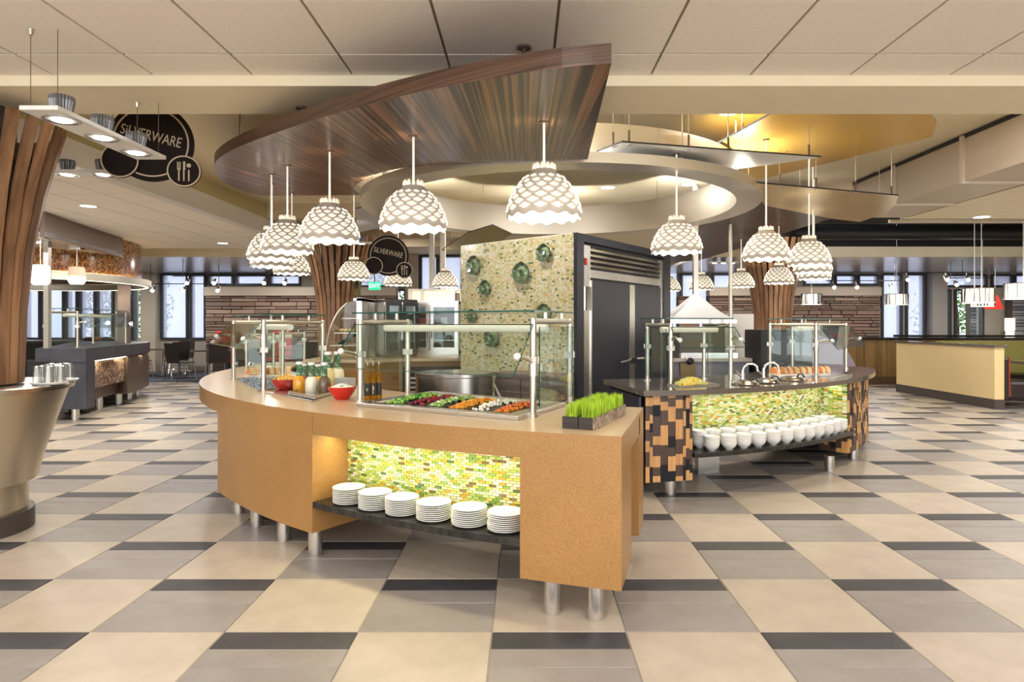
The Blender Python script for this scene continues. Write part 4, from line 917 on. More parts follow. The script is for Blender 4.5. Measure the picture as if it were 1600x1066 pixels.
for k in range(12):
    p, r = tr_[k // 6]; a = 2*PI*(k % 6)/5+.3; q = .068 if k % 6 < 5 else 0
    o = bpy.data.objects.new('tumbler', gl_); C.objects.link(o); o.location = (p.x+q*math.cos(a), p.y+q*math.sin(a), 1.0035)
    tag(o, 'clear upturned tumbler on the %s white tray of the stainless stand' % ('first' if k < 6 else 'second'), 'tumbler', 'tumblers on the %s tray of the stand' % ('first' if k < 6 else 'second'))

# ---------------------------------------------------------------- round signs
def disc(b, c, r0, r1, y0, y1, mi=0, n=48):
    v = []
    for y in (y0, y1):
        for r in (r0, r1): v += [(c[0]+r*math.cos(2*PI*i/n), y, c[1]+r*math.sin(2*PI*i/n)) for i in range(n)]
    f = []
    for i in range(n):
        j = (i+1) % n; f += [(i, j, n+j, n+i), (2*n+i, 3*n+i, 3*n+j, 2*n+j), (n+i, n+j, 3*n+j, 3*n+i), (i, 2*n+i, 2*n+j, j)]
    return b.add(v, f, mi)
SIGNB = plain('sign_brown', (.016, .010, .008), .6, 0, .15); SIGNC = plain('sign_cream', (.62, .52, .36), .4)
def sign(label, loc, rz, hang, s=1.0):
    t = thing('round_sign', label, 'sign', (0, 0, 0))
    b = MB(); disc(b, (0, 0), 0, .30, -.012, .012).build('disc', SIGNB, t); b = MB(); disc(b, (0, 0), .255, .266, -.016, -.012).build('ring', SIGNC, t)
    text('lettering', 'SiLVERWARE', .112, SIGNC, t, (.0, -.0135, .045), (PI/2, math.radians(12), 0), .002, .68)
    for c, r in (((-.21, -.155), .132), ((.235, -.215), .122)):
        q = MB(); disc(q, c, 0, r, -.034, -.018); d = q.build('small_disc', SIGNB, t); q = MB(); disc(q, c, r-.012, r-.002, -.038, -.034).build('small_ring', SIGNC, d)
        if c[0] > 0:
            u = MB()
            for k in (-.035, 0, .035):
                x = c[0]+k; u.box(x-.005, -.037, c[1]-.075, x+.005, -.034, c[1]+.01)
                if k < 0:
                    for e in (-.010, 0, .010): u.box(x+e-.0025, -.037, c[1]+.01, x+e+.0025, -.034, c[1]+.07)
                    u.box(x-.012, -.037, c[1]+.008, x+.012, -.034, c[1]+.022)
                elif k == 0: u.box(x-.005, -.037, c[1]+.01, x+.010, -.034, c[1]+.075)
                else: disc(u, (x, c[1]+.045), 0, .016, -.037, -.034, 0, 16)
            u.build('cutlery_emblem', SIGNC, d)
    for x in (-.12, .12): MB().tube([(x, 0, .27), (x, 0, hang)], .004, 6).build('cable', SATIN, t)
    t.location = loc; t.rotation_euler = (0, 0, rz); t.scale = (s, s, s); return t
sign('large round dark brown silverware sign with two small discs below', (-3.03, 5.25, 2.88), .22, (ZH-2.88)/1.06, 1.06)
sign('far round dark brown silverware sign beside the tan pier', (-2.02, 9.6, 2.42), .15, ZH-2.42)

# ---------------------------------------------------------------- tray lights hung on cables
def tray_light(label, x0, y0, x1, y1, z, wd, n, e=5):
    a, b = Vector((x0, y0, z)), Vector((x1, y1, z)); d = (b-a); u = d.normalized(); s = Vector((-u.y, u.x, 0))
    t = thing('tray_light', label, 'ceiling light', ((x0+x1)/2, (y0+y1)/2, z)); up = Vector((0, 0, 1))
    MB().hexa([a+s*wd/2, a-s*wd/2, b-s*wd/2, b+s*wd/2], (0, 0, 1), .022).build('tray', WHITEM, t, bevel=.003)
    for k in range(n):
        p = a+d*((k+.5)/n)
        h = MB().lathe([(.048, z+.022), (.062, z+.10), (.060, z+.125), (0, z+.125)], p[:2], 48, 0, False, lambda a, j: -.006 if int(a/(2*PI)*48+.5) % 2 else 0).build('heat_sink', HSINK, t)
        MB().lathe([(.075, z-.004), (.09, z-.004), (.09, z), (.075, z)], p[:2], 24).build('trim_ring', SS, h); MB().lathe([(0, z-.006), (.047, z-.006), (.05, z-.001)], p[:2], 20).build('lens', DISC, h)
        lamp('SPOT', (p.x, p.y, z-.02), 9, (1, .95, .86), .05).data.spot_size = 2.0
    for k in (.04, .96):
        for sgn in (1, -1):
            p = a+d*k+s*wd*.35*sgn; zt = ZC if p.y < 3.96 else (2.865 if p.y < 4.49 else (ZC if p.x < -4.4 else ZH))
            cbl = MB().tube([p+up*.02, Vector((p.x, p.y, zt))], .0018, 5).build('cable', BRONZE, t)
            if sgn > 0: MB().lathe([(0, zt-.03), (.010, zt-.03), (.014, zt), (0, zt)], p[:2], 10).build('cable_stop', SATIN, cbl)
    return t
tray_light('white tray light with three round lamps hung before the large sign', -2.485, 3.30, -2.485, 4.30, 2.50, .20, 3)
tray_light('white tray light with two round lamps behind the slat column top', -4.12, 5.6, -3.50, 5.6, 2.70, .20, 2)
tray_light('far white tray light with lamps before the middle slatted column', -2.9, 10.8, -2.2, 10.9, 2.75, .2, 2)
tray_light('far white tray light with lamps beside the white hood window', 4.0, 13.9, 4.6, 13.95, 2.72, .2, 3)
# ---------------------------------------------------------------- mosaic wall and fridge block
K0 = (.517, 6.68); KL = (-.765, 7.79); KR = (1.935, 8.68); ZK = 2.35
blk = [K0, KR, (KR[0]-1.29, KR[1]+1.12), KL]
fm_ = thing('mosaic_wall', 'tall freestanding wall faced with small gold green mosaic tiles', 'wall panel', ((K0[0]+KL[0])/2, (K0[1]+KL[1])/2, 0))
mu = Vector((KL[0]-K0[0], KL[1]-K0[1], 0)); ML = mu.length; mu.normalize(); mn = Vector((-mu.y, mu.x, 0)); mn = mn if mn.y < 0 else -mn
fu = Vector((KR[0]-K0[0], KR[1]-K0[1], 0)); FL_ = fu.length; fu.normalize(); fn = Vector((fu.y, -fu.x, 0)); fn = fn if fn.y < 0 else -fn
K0v = Vector((*K0, 0))
mq = lambda s, z, d=0: K0v+mu*s+mn*d+Vector((0, 0, z))
MB().hexa([mq(0, 0), mq(ML, 0), mq(ML, ZK), mq(0, ZK)], -mn, .12).build('wall_core', MORTAR, fm_)
tb = MB(); rr = random.Random(8); z = .62; hh = .0205
jn = 0
while z < ZK-.01:
    s = -.012*(jn % 2)
    while s < ML-.003:
        a, b = max(s, 0.002), min(s+.031, ML-.002)
        if b-a > .006:
            v = [mq(a+.0012, z+.001, .001), mq(b-.0012, z+.001, .001), mq(b-.0012, z+hh-.001, .001), mq(a+.0012, z+hh-.001, .001)]; d = mn*.005
            tb.add(v+[p+d for p in v], [(4, 5, 6, 7), (0, 1, 5, 4), (1, 2, 6, 5), (2, 3, 7, 6), (3, 0, 4, 7)])
        s += .033
    z += hh+.001; jn += 1
tb.build('mosaic_tiles', MOSW, fm_, kind='stuff')
dishes = [(745, 415, 14.5, 'above the smallest dish at the far edge'), (762.6, 450, 11.5, 'below the top dish at the mosaic wall\'s far edge'), (819, 427, 16.5, 'big one in the middle of the mosaic wall'), (854, 396, 13.5, 'highest on the mosaic wall near the navy fridge'),
          (742, 494, 10.5, 'just below the sneeze guard top glass line'), (773, 527, 15.5, 'lowest in the middle behind the guard glass'), (854.6, 489, 14, 'behind the top glass edge near the fridge'), (838, 516, 11, 'low one seen through the slanted guard glass')]
for px, py, r, lb in dishes:
    x, y, t_ = ray_line(px, K0, KL); z = H-(py-CY)/F*y; rd = r*y/F*1.02; t = thing('glass_dish', 'rippled green glass wall dish '+lb, 'wall dish', (0, 0, 0)); ph = R.uniform(0, 6)
    b = MB(); wv = lambda a, j: (rd*.035*math.sin(a*9+ph)+rd*.03*math.sin(a*5)) if j >= 3 else 0
    b.lathe([(0, .055), (rd*.28, .055), (rd*.34, .035), (rd*.72, .022), (rd*1.0, .058), (rd*.98, .068), (rd*.70, .034), (rd*.36, .046)], (0, 0), 36, 0, True, wv).build('dish_rim', GREENGL, t)
    b = MB().lathe([(0, .050), (rd*.22, .052), (rd*.33, .075), (rd*.36, .05), (rd*.66, .037), (rd*.7, .036)], (0, 0), 28).build('dish_center', GREENHI, t)
    t.matrix_world = Matrix.Translation((x, y, z)) @ Vector((mn.x, mn.y, 0)).to_track_quat('Z', 'Y').to_matrix().to_4x4()
fr_ = thing('fridge', 'tall navy two door built in fridge with steel louvre grille', 'fridge', (*[(K0[i]+KR[i])/2 for i in (0, 1)], 0))
fq = lambda s, z, d=0: K0v+fu*s+fn*d+Vector((0, 0, z))
def fpx(px): x, y, t = ray_line(px, K0, KR); return t*FL_
def fbox(s0, s1, z0, z1, d0, d1, mat, name, par=fr_, bevel=0):
    return MB().hexa([fq(s0, z0, d0), fq(s1, z0, d0), fq(s1, z1, d0), fq(s0, z1, d0)], fn, d1-d0).build(name, mat, par, bevel=bevel)
ca_ = fq(.16, 0, -.02); cb_ = fq(FL_, 0, -.02)
MB().prism([tuple(v_[:2]) for v_ in (ca_, cb_, cb_+mu*.9, ca_+mu*.9)], 0, ZK).build('carcass', NAVY, fr_)
sA, sB = fpx(908), fpx(1034)
fbox(0, sA, 0, ZK, -.02, .035, NAVY, 'side_panel'); fbox(sB, FL_, 0, ZK, -.02, .035, NAVY, 'side_panel'); fbox(sA, sB, 2.27, ZK, -.02, .035, NAVY, 'top_panel')
g0, g1 = fpx(920), fpx(1029)
fbox(sA, g0, .05, 2.24, -.01, .02, SS, 'frame'); fbox(g1, sB, .05, 2.24, -.01, .02, SS, 'frame')
gr = fbox(g0, g1, 1.90, 2.24, -.015, -.005, DARKFR, 'grille')
for k in range(5):
    z = 1.965+k*.058
    if k == 0: fbox(g0, g1, 1.90, 1.985, -.005, .022, SS, 'header_strip', gr)
    else: MB().hexa([fq(g0, z-.01, .022), fq(g1, z-.01, .022), fq(g1, z+.04, -.005), fq(g0, z+.04, -.005)], fn, .004).build('louvre', SS, gr)
dm0, dm1 = fpx(980), fpx(987.5)
for k, (a, b) in enumerate(((g0, dm0), (dm1, g1))):
    d = fbox(a+.015, b-.006, .12, 1.87, -.005, .032, NAVY, 'door', bevel=.003)
    fbox(a-.002 if k == 0 else b-.006, a+.015 if k == 0 else b+.004, .12, 1.87, -.005, .034, SS, 'edge_trim', d)
    h0, h1 = (fpx(960), fpx(979)) if k == 0 else (fpx(989), fpx(1007)); z = .975
    MB().tube([fq(h0, z-.01, .075), fq((h0+h1)/2, z, .085), fq(h1, z+.012, .05)] if k == 0 else [fq(h0, z+.012, .05), fq((h0+h1)/2, z+.01, .085), fq(h1, z+.005, .075)], [.012, .016, .018] if k == 0 else [.018, .016, .012], 10).build('handle', SS, d)
st_ = fbox(dm0-.004, dm1+.004, .12, 1.87, -.005, .036, SS, 'stile'); fbox(dm0+.01, dm1-.01, .93, 1.0, .036, .045, BLACK, 'latch', st_)
hg = fbox(fpx(911), fpx(917), 1.55, 1.80, .02, .045, CHROME, 'hinge'); fbox(fpx(910), fpx(914), 2.03, 2.10, .02, .03, REDM, 'thermometer'); fbox(fpx(965), fpx(980), 1.905, 1.935, .022, .026, SATIN, 'badge')

# ---------------------------------------------------------------- inside of the serving ring
p = Vector(((710-CX)/F*6.75, 6.75, 0))
dr = thing('steel_drum_counter', 'round brushed stainless serving drum before the mosaic wall', 'drum', p)
MB().lathe([(.40, .06), (.40, .86), (.41, .87), (.41, .90), (.0, .90)], p[:2], 40).build('drum', steel('drum_steel', (.62, .60, .57), .25, (40, 40, 1)), dr); MB().lathe([(.36, 0), (.36, .06)], p[:2], 32).build('plinth', BLACK, dr)
rz = math.atan2(mu.y, mu.x); s0_, s1_ = [ray_line(px, tuple((K0v+mn*.42)[:2]), tuple((Vector((*KL, 0))+mn*.42)[:2]))[2]*ML for px in (858, 772)]
c_ = mq((s0_+s1_)/2, 0, .215); gw = abs(s1_-s0_)
gc = thing('grey_cabinet', 'grey wood grain cabinet standing against the mosaic wall', 'cabinet', (c_.x, c_.y, 0))
MB().obox(c_[:2], gw-.03, .38, .08, .86, rz).build('body', GREYWOOD, gc, bevel=.004); MB().obox(c_[:2], gw, .40, .86, .89, rz).build('worktop', GREYWOOD, gc)
for k in (-.25, .25):
    q = c_+mu*k*gw+mn*.196; d = MB().obox(q[:2], gw*.47, .02, .12, .83, rz).build('door', GREYWOOD, gc); MB().obox((q+mn*.025)[:2], .10, .012, .70, .712, rz).build('handle', SS, d)
# back counter and display units
bc = thing('back_counter', 'tan back counter carrying the display case and glass door coolers', 'counter', (-1.75, 8.6, 0))
MB().prism([(-2.75, 8.15), (-1.9, 8.0), (-1.62, 8.35), (-.80, 8.55), (-.80, 10.2), (-2.75, 10.2)], .08, .92).build('body', TAN, bc)
MB().prism([(-2.78, 8.1), (-1.88, 7.95), (-1.58, 8.30), (-.77, 8.50), (-.77, 10.2), (-2.78, 10.2)], .92, .955).build('worktop', TANGLARE, bc)
dp = MB().prism([(-1.57, 8.34), (-.80, 8.52), (-.80, 8.50), (-1.57, 8.32)], .15, .85).build('dark_panel', BLACK, bc)
for k in range(5): MB().box(-1.48, 8.315, .45+k*.06, -1.40, 8.33, .48+k*.06).build('vent_slat', SATIN, dp)
# curved glass display case
xc0, xc1, yc0 = -2.55, -2.08, 8.28
dc = thing('display_case', 'curved glass bakery display case on the tan back counter', 'display case', ((xc0+xc1)/2, yc0+.3, .955))
cv = [(xc0+.42*(1-math.cos(math.radians(a))), .955+.76*math.sin(math.radians(a))) for a in range(0, 91, 10)]
gb = MB()
for (xa, za), (xb, zb) in zip(cv, cv[1:]): gb.add([(xa, yc0, za), (xb, yc0, zb), (xb, yc0+.75, zb), (xa, yc0+.75, za)], [(0, 1, 2, 3)])
gb.build('curved_glass', GLASS, dc)
MB().add([(x, yc0, z) for x, z in cv]+[(xc1-.07, yc0, 1.715), (xc1-.07, yc0, .955)], [tuple(range(len(cv)+2))]).build('end_glass', GLASS, dc)
MB().tube([(x, yc0, z) for x, z in cv]+[(xc1, yc0, 1.715)], .009, 6).build('edge_trim', SATIN, dc)
MB().box(xc1-.07, yc0-.01, .955, xc1, yc0+.75, 1.74).build('rear_frame', SS, dc); MB().box(xc0+.36, yc0-.01, 1.70, xc1, yc0+.75, 1.735).build('top_cap', SS, dc)
for z, x in ((1.12, xc0+.05), (1.28, xc0+.10), (1.47, xc0+.20)):
    sh = MB().box(x, yc0+.02, z, xc1-.07, yc0+.7, z+.012).build('shelf', SATIN, dc)
for k in range(4): 
    q = (xc1-.12-.055*k, yc0+.10, 1.295); o = MB().ball((q[0], q[1], 1.32), (.03, .04, .024), 10, 6).build('bread_roll', fm('roll', (.75, .52, .16)), None, 'golden bread roll %s on the upper display case shelf from the steel frame' % ORD[k], 'bread', 'rolls in the display case')
mb = MB().hexa([(xc0+.14, yc0+.05, 1.14), (xc0+.34, yc0+.05, 1.27), (xc0+.36, yc0+.3, 1.27), (xc0+.16, yc0+.3, 1.14)], (0, 0, 1), .012).build('menu_board', plain('green_card', (.02, .10, .07), .5), None, 'dark green card leaning inside the curved display case', 'card')
# pineapple on the case
t = thing('pineapple', 'pineapple with spiky leaves standing on top of the display case', 'pineapple', (-2.2, 8.5, 1.74))
MB().ball((-2.2, 8.5, 1.80), (.05, .05, .07), 12, 8).build('fruit', plain('pineapple_skin', (.16, .13, .035), .7, var=.5, scale=60), t)
lf = MB(); rr = random.Random(3)
for k in range(26):
    a = rr.uniform(0, 6.28); e = Vector((math.cos(a), math.sin(a), 0)); s_ = Vector((-e.y, e.x, 0))*.010; b0 = Vector((-2.2, 8.5, 1.85+.004*k)); L = .09-.002*k
    lf.add([b0-s_, b0+s_, b0+e*L*.6+s_*.6+Vector((0, 0, L*.6)), b0+e*L*.6-s_*.6+Vector((0, 0, L*.6)), b0+e*L+Vector((0, 0, L*.8))], [(0, 1, 2, 3), (3, 2, 4)])
lf.build('leaves', plain('pineapple_leaf', (.04, .09, .03), .5), t, kind='stuff')
# glass door coolers
def cooler(label, P, Q, z0, z1, depth, nd, items, mat=SS):
    P, Q = Vector((*P, 0)), Vector((*Q, 0)); u = (Q-P).normalized(); L = (Q-P).length; n = Vector((u.y, -u.x, 0)); t = thing('glass_door_cooler', label, 'cooler', ((P.x+Q.x)/2, (P.y+Q.y)/2, z0)); X = lambda s, z, d: P+u*s-n*d+Vector((0, 0, z))
    def bx_(s0, s1, za, zb, d0, d1, m, nm, par=t): return MB().hexa([X(s0, za, d0), X(s1, za, d0), X(s1, zb, d0), X(s0, zb, d0)], -n, d1-d0).build(nm, m, par)
    bx_(0, L, z0, z1, depth-.02, depth, plain('cooler_back', (.66, .65, .64), .5), 'back_panel'); bx_(0, .025, z0, z1, .02, depth, mat, 'side_panel'); bx_(L-.025, L, z0, z1, .02, depth, mat, 'side_panel'); bx_(0, L, z1-.04, z1, .0, depth, mat, 'top_panel'); bx_(0, L, z0, z0+.05, 0, depth, mat, 'base')
    bx_(.05, L-.05, z1-.055, z1-.045, .08, .12, emit('cooler_light', (.95, .97, 1), 5), 'inner_light')
    for k in range(1, 4): bx_(.03, L-.03, z0+(z1-z0)*k/4, z0+(z1-z0)*k/4+.012, .04, depth-.03, SATIN, 'shelf')
    w_ = L/nd
    for k in range(nd):
        d = thing('x', None, None, (0, 0, 0)); bpy.data.objects.remove(d); a, b = k*w_+.006, (k+1)*w_-.006; e = .05
        q = MB()
        for s0, s1, za, zb in ((a, a+e, z0+.05, z1-.04), (b-e, b, z0+.05, z1-.04), (a+e, b-e, z0+.05, z0+.05+e), (a+e, b-e, z1-.04-e, z1-.04)): q.hexa([X(s0, za, 0), X(s1, za, 0), X(s1, zb, 0), X(s0, zb, 0)], n, .03)
        d = q.build('door', mat, t); MB().hexa([X(a+e, z0+.05+e, -.008), X(b-e, z0+.05+e, -.008), X(b-e, z1-.04-e, -.008), X(a+e, z1-.04-e, -.008)], n, .006).build('door_glass', GLASS, d)
        hs = b-.025 if k == 0 else a+.025; MB().tube([X(hs, (z0+z1)/2-.16, -.06), X(hs, (z0+z1)/2+.02, -.06)], .009, 8).build('handle', SS, d)
    return X, L
X, L = cooler('two door glass cooler of bottles beside the mosaic wall', (-1.83, 9.62), (-.98, 9.62), .955, 1.75, .5, 2, 0)
cols_ = [(.75, .75, .78), (.30, .34, .5), (.55, .10, .08), (.68, .70, .72), (.1, .12, .2)]; bmats = [plain('bottle_%d' % i, c, .3) for i, c in enumerate(cols_)]
for lv in range(3, 4):
    for k in range(13):
        q = X(.07+k*.058, .955+.795*lv/4+.012, .10); m = bmats[R.choice((0, 3, 3, 0, 1))]; MB().lathe([(0, 0+q.z), (.022, q.z), (.022, q.z+.075), (.010, q.z+.10), (.010, q.z+.12), (0, q.z+.12)], q[:2], 10).build('bottle', m, None, 'small bottle %s on the top cooler shelf from the dark door opening' % ORD[k], 'bottle', 'bottles on the top cooler shelf')
for k, (s, lv, w_, h_, mi, lb) in enumerate(((.30, 2, .10, .13, 2, 'red box on the cooler shelf behind the first glass door'), (.62, 2, .10, .14, 3, 'pale box on the cooler shelf behind the second glass door'), (.16, 1, .2, .05, 4, 'dark tray low in the cooler behind the first glass door'), (.62, 1, .22, .06, 4, 'dark tray low in the cooler behind the second glass door'))):
    q = X(s, .955+.795*lv/4+.012, .16); MB().box(q.x-w_/2, q.y-.05, q.z, q.x+w_/2, q.y+.05, q.z+h_).build('carton' if h_ > .1 else 'food_tray', bmats[mi], None, lb, 'box' if h_ > .1 else 'tray', bevel=.004)
X2, L2 = cooler('angled glass cooler standing between display case and bottle cooler', (-1.86, 8.60), (-1.48, 8.95), .955, 1.74, .26, 2, 0)
for k in range(5):
    q = X2(.08+k*.10, .955+.785*2/4+.012, .12); MB().box(q.x-.03, q.y-.03, q.z, q.x+.03, q.y+.03, q.z+.09).build('carton', bmats[k % 4], None, 'small carton %s on the angled cooler shelf from the display case' % ORD[k], 'box', 'cartons in the angled cooler', bevel=.003)
# lit cabinet above the cooler
lc = thing('lit_wall_cabinet', 'open wall cabinet with glowing cream back above the glass door cooler', 'cabinet', (-1.7, 11.5, 1.7))
x0, x1 = at(641, 470, 11.5).x, at(722, 470, 11.5).x
MB().box(x0, 11.6, 1.72, x1, 11.64, 2.0).build('back_panel', emit('lit_cream', (1, .93, .68), .75), lc)
for a, b, c, d in ((x0, x1, 1.70, 1.73), (x0, x1, 1.99, 2.02)): MB().box(a, 11.3, c, b, 11.64, d).build('board', SATIN, lc)
for xx in (x0, x0+.21, x1-.13, x1-.02): MB().box(xx, 11.3, 1.73, xx+.025, 11.6, 1.99).build('divider', SATIN, lc)
MB().box(x1-.11, 11.35, 1.73, x1-.03, 11.5, 1.95).build('lit_box', BRONZE, lc); MB().box(x0, 11.3, 0, x1, 11.64, 1.70).build('base_unit', plain('taupe_unit', (.30, .26, .22), .5), lc)
for k, px in enumerate((675, 692)):
    q = at(px, 400, 12.5); MB().obox(q[:2], .10, .10, 0, ZH, 0).build('kitchen_post', SATIN, None, 'slim grey steel post %s in the kitchen beside the tan pier' % ORD[k], 'post', bevel=.005)
for k, (y, z) in enumerate(((9.8, 3.02), (11.3, 3.1), (13, 3.15), (15, 3.2))):
    MB().box(-3.9, y, z, -.6, y+.25, z+.22).build('ceiling_beam', plain('tan_beam', (.46, .36, .23), .5), None, 'tan ceiling beam %s behind the olive panel from the serving area' % ORD[k], 'beam', 'tan beams over the kitchen', bevel=.004)
q = at(645, 363, 10); dl = thing('canister_light', 'small grey canister light under the tan beam behind the scalloped lamp', 'ceiling light', (q.x, q.y, q.z)); MB().lathe([(.06, 2.84), (.06, 3.02), (0, 3.02)], q[:2], 18).build('can', SS, dl); MB().lathe([(0, 2.845), (.055, 2.845)], q[:2], 18).build('lens', DISC, dl)
# exit sign
q = at(585, 447, 15); ex = thing('exit_sign', 'green lit exit sign above the far glass door', 'sign', q)
MB().box(q.x-.135, q.y, q.z-.09, q.x+.135, q.y+.05, q.z+.09).build('sign_body', emit('exit_green', (.02, .75, .28), .55), ex); text('lettering', 'EXIT', .125, emit('exit_white', (.9, 1, .92), 1), ex, (0, -.004, 0), (PI/2, 0, 0), .002); MB().tube([(q.x, q.y+.02, q.z+.09), (q.x, q.y+.02, ZH)], .012, 6).build('rod', BLACK, ex)
# equipment behind the dark counter
ov = thing('black_oven', 'black cased oven standing behind the dark counter', 'oven', (3.5, 9, 0)); a, b = at(1192, 0, 8.7), at(1270, 0, 8.75)
MB().prism([(a.x, 8.7), (b.x, 8.75), (b.x-.05, 9.4), (a.x, 9.3)], .10, 1.30).build('case', plain('oven_case', (.045, .045, .06), .3), ov, bevel=.01); MB().prism([(a.x-.03, 8.67), (b.x+.05, 8.72), (b.x, 9.42), (a.x-.03, 9.32)], 1.30, 1.325).build('lid', BLACK, ov)
MB().prism([(a.x-.04, 8.66), (a.x+.05, 8.67), (a.x+.05, 9.3), (a.x-.04, 9.3)], 0, 1.30).build('side_frame', BLACK, ov)
mv = thing('mauve_screen', 'rounded mauve screen standing beside the black oven', 'screen', (3.9, 8.2, 0)); q0 = at(1268, 0, 9.55)
pv = [(q0.x+.78*t_, .1+1.13*(1-t_**2.6)**.5+0) for t_ in [i/16 for i in range(17)]]
vv = [(q0.x, 9.55, 0)]+[(x, 9.55, z) for x, z in pv]+[(q0.x+.78, 9.55, 0)]; n_ = len(vv); MB().add(vv+[(x, y+.05, z) for x, y, z in vv], [tuple(range(n_)), tuple(range(n_, 2*n_))[::-1]]+[(i, n_+i, n_+(i+1) % n_, (i+1) % n_) for i in range(n_)]).build('panel', MAUVE, mv)
lw = thing('cooking_counter', 'long pale topped cooking counter behind the dark counter guards', 'counter', (2.6, 8.9, 0)); a, b = at(1042, 0, 9.0), at(1148, 0, 9.0)
MB().box(a.x, 9.0, .1, b.x+.2, 9.7, .88).build('body', plain('cook_body', (.33, .33, .40), .4), lw); MB().box(a.x-.03, 8.95, .88, b.x+.23, 9.7, .925).build('worktop', plain('pale_top', (.70, .63, .55), .3), lw)
MB().box(at(1062, 0, 8.98).x, 8.93, .2, at(1085, 0, 8.98).x, 9.0, .86).build('brass_front', plain('brass_front', (.34, .24, .12), .35, .4), lw); q = at(1077, 564, 8.92); kn = MB().tube([q, q+Vector((0, -.05, 0))], .05, 18).build('dial', CHROME, lw); MB().tube([q+Vector((0, -.05, 0)), q+Vector((0, -.06, 0))], .03, 16).build('dial_face', BLACK, kn)
gr_ = thing('griddle', 'brown steel griddle back standing on the pale cooking counter', 'griddle', (2.4, 9.2, .925)); MB().box(at(1062, 0, 9.1).x, 9.15, .925, at(1135, 0, 9.1).x, 9.6, 1.36).build('backsplash', plain('griddle_brown', (.10, .085, .065), .35, .4), gr_, bevel=.01); MB().box(at(1062, 0, 9.1).x, 9.02, .925, at(1150, 0, 9.1).x, 9.15, 1.0).build('hot_plate', SS, gr_)
hd = thing('pyramid_hood', 'white pyramid shaped extractor hood behind the dark counter', 'hood', (2.65, 10.4, 1.5)); q0, q1, qt0, qt1 = at(1040, 500, 9.1), at(1146, 497, 9.1), at(1083, 462, 9.5), at(1090, 462, 9.5)
hb = MB(); lv = []
for i in range(7):
    t_ = i/6; w0 = q0.x+(qt0.x-q0.x)*(t_**.75); w1 = q1.x+(qt1.x-q1.x)*(t_**.75); z = q0.z+(qt0.z+.02-q0.z)*t_; d = .5*(1-t_**.75)+.04; lv += [(w0, 9.5-d, z), (w1, 9.5-d, z), (w1, 9.5+d, z), (w0, 9.5+d, z)]
hb.add(lv, [(i*4+k, i*4+(k+1) % 4, i*4+4+(k+1) % 4, i*4+4+k) for i in range(6) for k in range(4)]+[(3, 2, 1, 0), (24, 25, 26, 27)]); hb.build('canopy', plain('hood_white', (.85, .85, .86), .35), hd); MB().box(qt0.x, 9.46, qt0.z, qt1.x, 9.54, ZH).build('duct', SATIN, hd); MB().box(q0.x-.01, 8.98, q0.z-.05, q1.x+.01, 10.0, q0.z).build('rim', SS, hd)
rz_ = thing('white_refrigerator', 'plain white refrigerator panel beside the slatted column', 'refrigerator', (3.6, 10.2, 0)); a, b = at(1145, 0, 10.2), at(1178, 0, 10.2); MB().box(a.x, 10.2, .05, b.x, 10.8, 1.56).build('body', WHITEM, rz_, bevel=.01); MB().tube([(a.x+.03, 10.18, .9), (a.x+.03, 10.18, 1.3)], .01, 8).build('handle', SATIN, rz_)
po = at(1141.5, 0, 9.9); MB().tube([(po.x, 9.9, 0), (po.x, 9.9, 1.5), (po.x, 9.9, zc2(po.x, 9.9))], .03, 12).build('steel_pole', SATIN, None, 'tall steel pole standing behind the dark counter up to the brown canopy', 'pole')

# ---------------------------------------------------------------- slate counter station under the amber drum
fpath = smooth([(-6.32, 9.3), (-6.55, 10.1), (-6.75, 10.9), (-6.95, 11.6), (-7.2, 12.3), (-7.5, 12.9), (-8.1, 13.3)], 4)
sl = thing('slate_counter', 'slate topped counter with copper mosaic front under the amber tiled drum', 'counter', (-7.2, 11, 0))
back = [(-9.2, 13.3), (-8.2, 11.5), (-7.05, 9.3)]
MB().prism(fpath+back, .855, 1.05).build('worktop', SLATE, sl)
MB().prism([(-6.33, 9.32), (-6.40, 9.62), (-6.95, 9.62), (-6.86, 9.32)], .17, .855).build('end_panel', SLATE, sl); MB().prism([(-6.86, 9.34), (-6.95, 9.6), (-7.4, 9.6), (-7.2, 9.34)], .17, .87).build('inner_end', BLACK, sl)
ins_ = [(x-.10, y+.05) for x, y in fpath if y < 11.7]
cm = MB().prism(ins_+[(-8.0, 11.6), (-7.3, 9.6)], .42, .855).build('mosaic_core', BRONZE, sl)
tb = MB(); Ls = [0]
for p_, q_ in zip(ins_, ins_[1:]): Ls.append(Ls[-1]+math.dist(p_, q_))
for i, (p_, q_) in enumerate(zip(ins_, ins_[1:])):
    l_ = math.dist(p_, q_); m_ = max(1, int(l_/.035)); an = math.atan2(q_[1]-p_[1], q_[0]-p_[0]); nx, ny = math.sin(an)*.004, -math.cos(an)*.004
    for k in range(m_):
        t_ = (k+.5)/m_
        for j in range(13): tb.obox((p_[0]+(q_[0]-p_[0])*t_+nx, p_[1]+(q_[1]-p_[1])*t_+ny), l_/m_-.003, .006, .425+j*.033, .455+j*.033, an)
tb.build('mosaic_tiles', MOSP, sl, kind='stuff')
bp = [(x-.03, y+.02) for x, y in fpath if y > 11.0]
MB().prism(bp+[(-9.0, 13.2), (-8.2, 11.2)], .20, .855).build('bronze_end', BRONZE, sl); MB().prism([(x-.2, y+.05) for x, y in fpath if y < 11.4]+[(-7.9, 11.4), (-7.2, 9.7)], .22, .40).build('lower_body', BRONZE, sl)
MB().band([(x-.06, y+.03) for x, y in fpath], .835, .852, .03).build('light_strip', LED, sl)
for k in range(4):
    x, y = fpath[3+k*5]; lamp('AREA', (x-.03, y, .83), 1.2, (1, .85, .6), .5, (0, 0, 1.7), 'slate_light', .04)
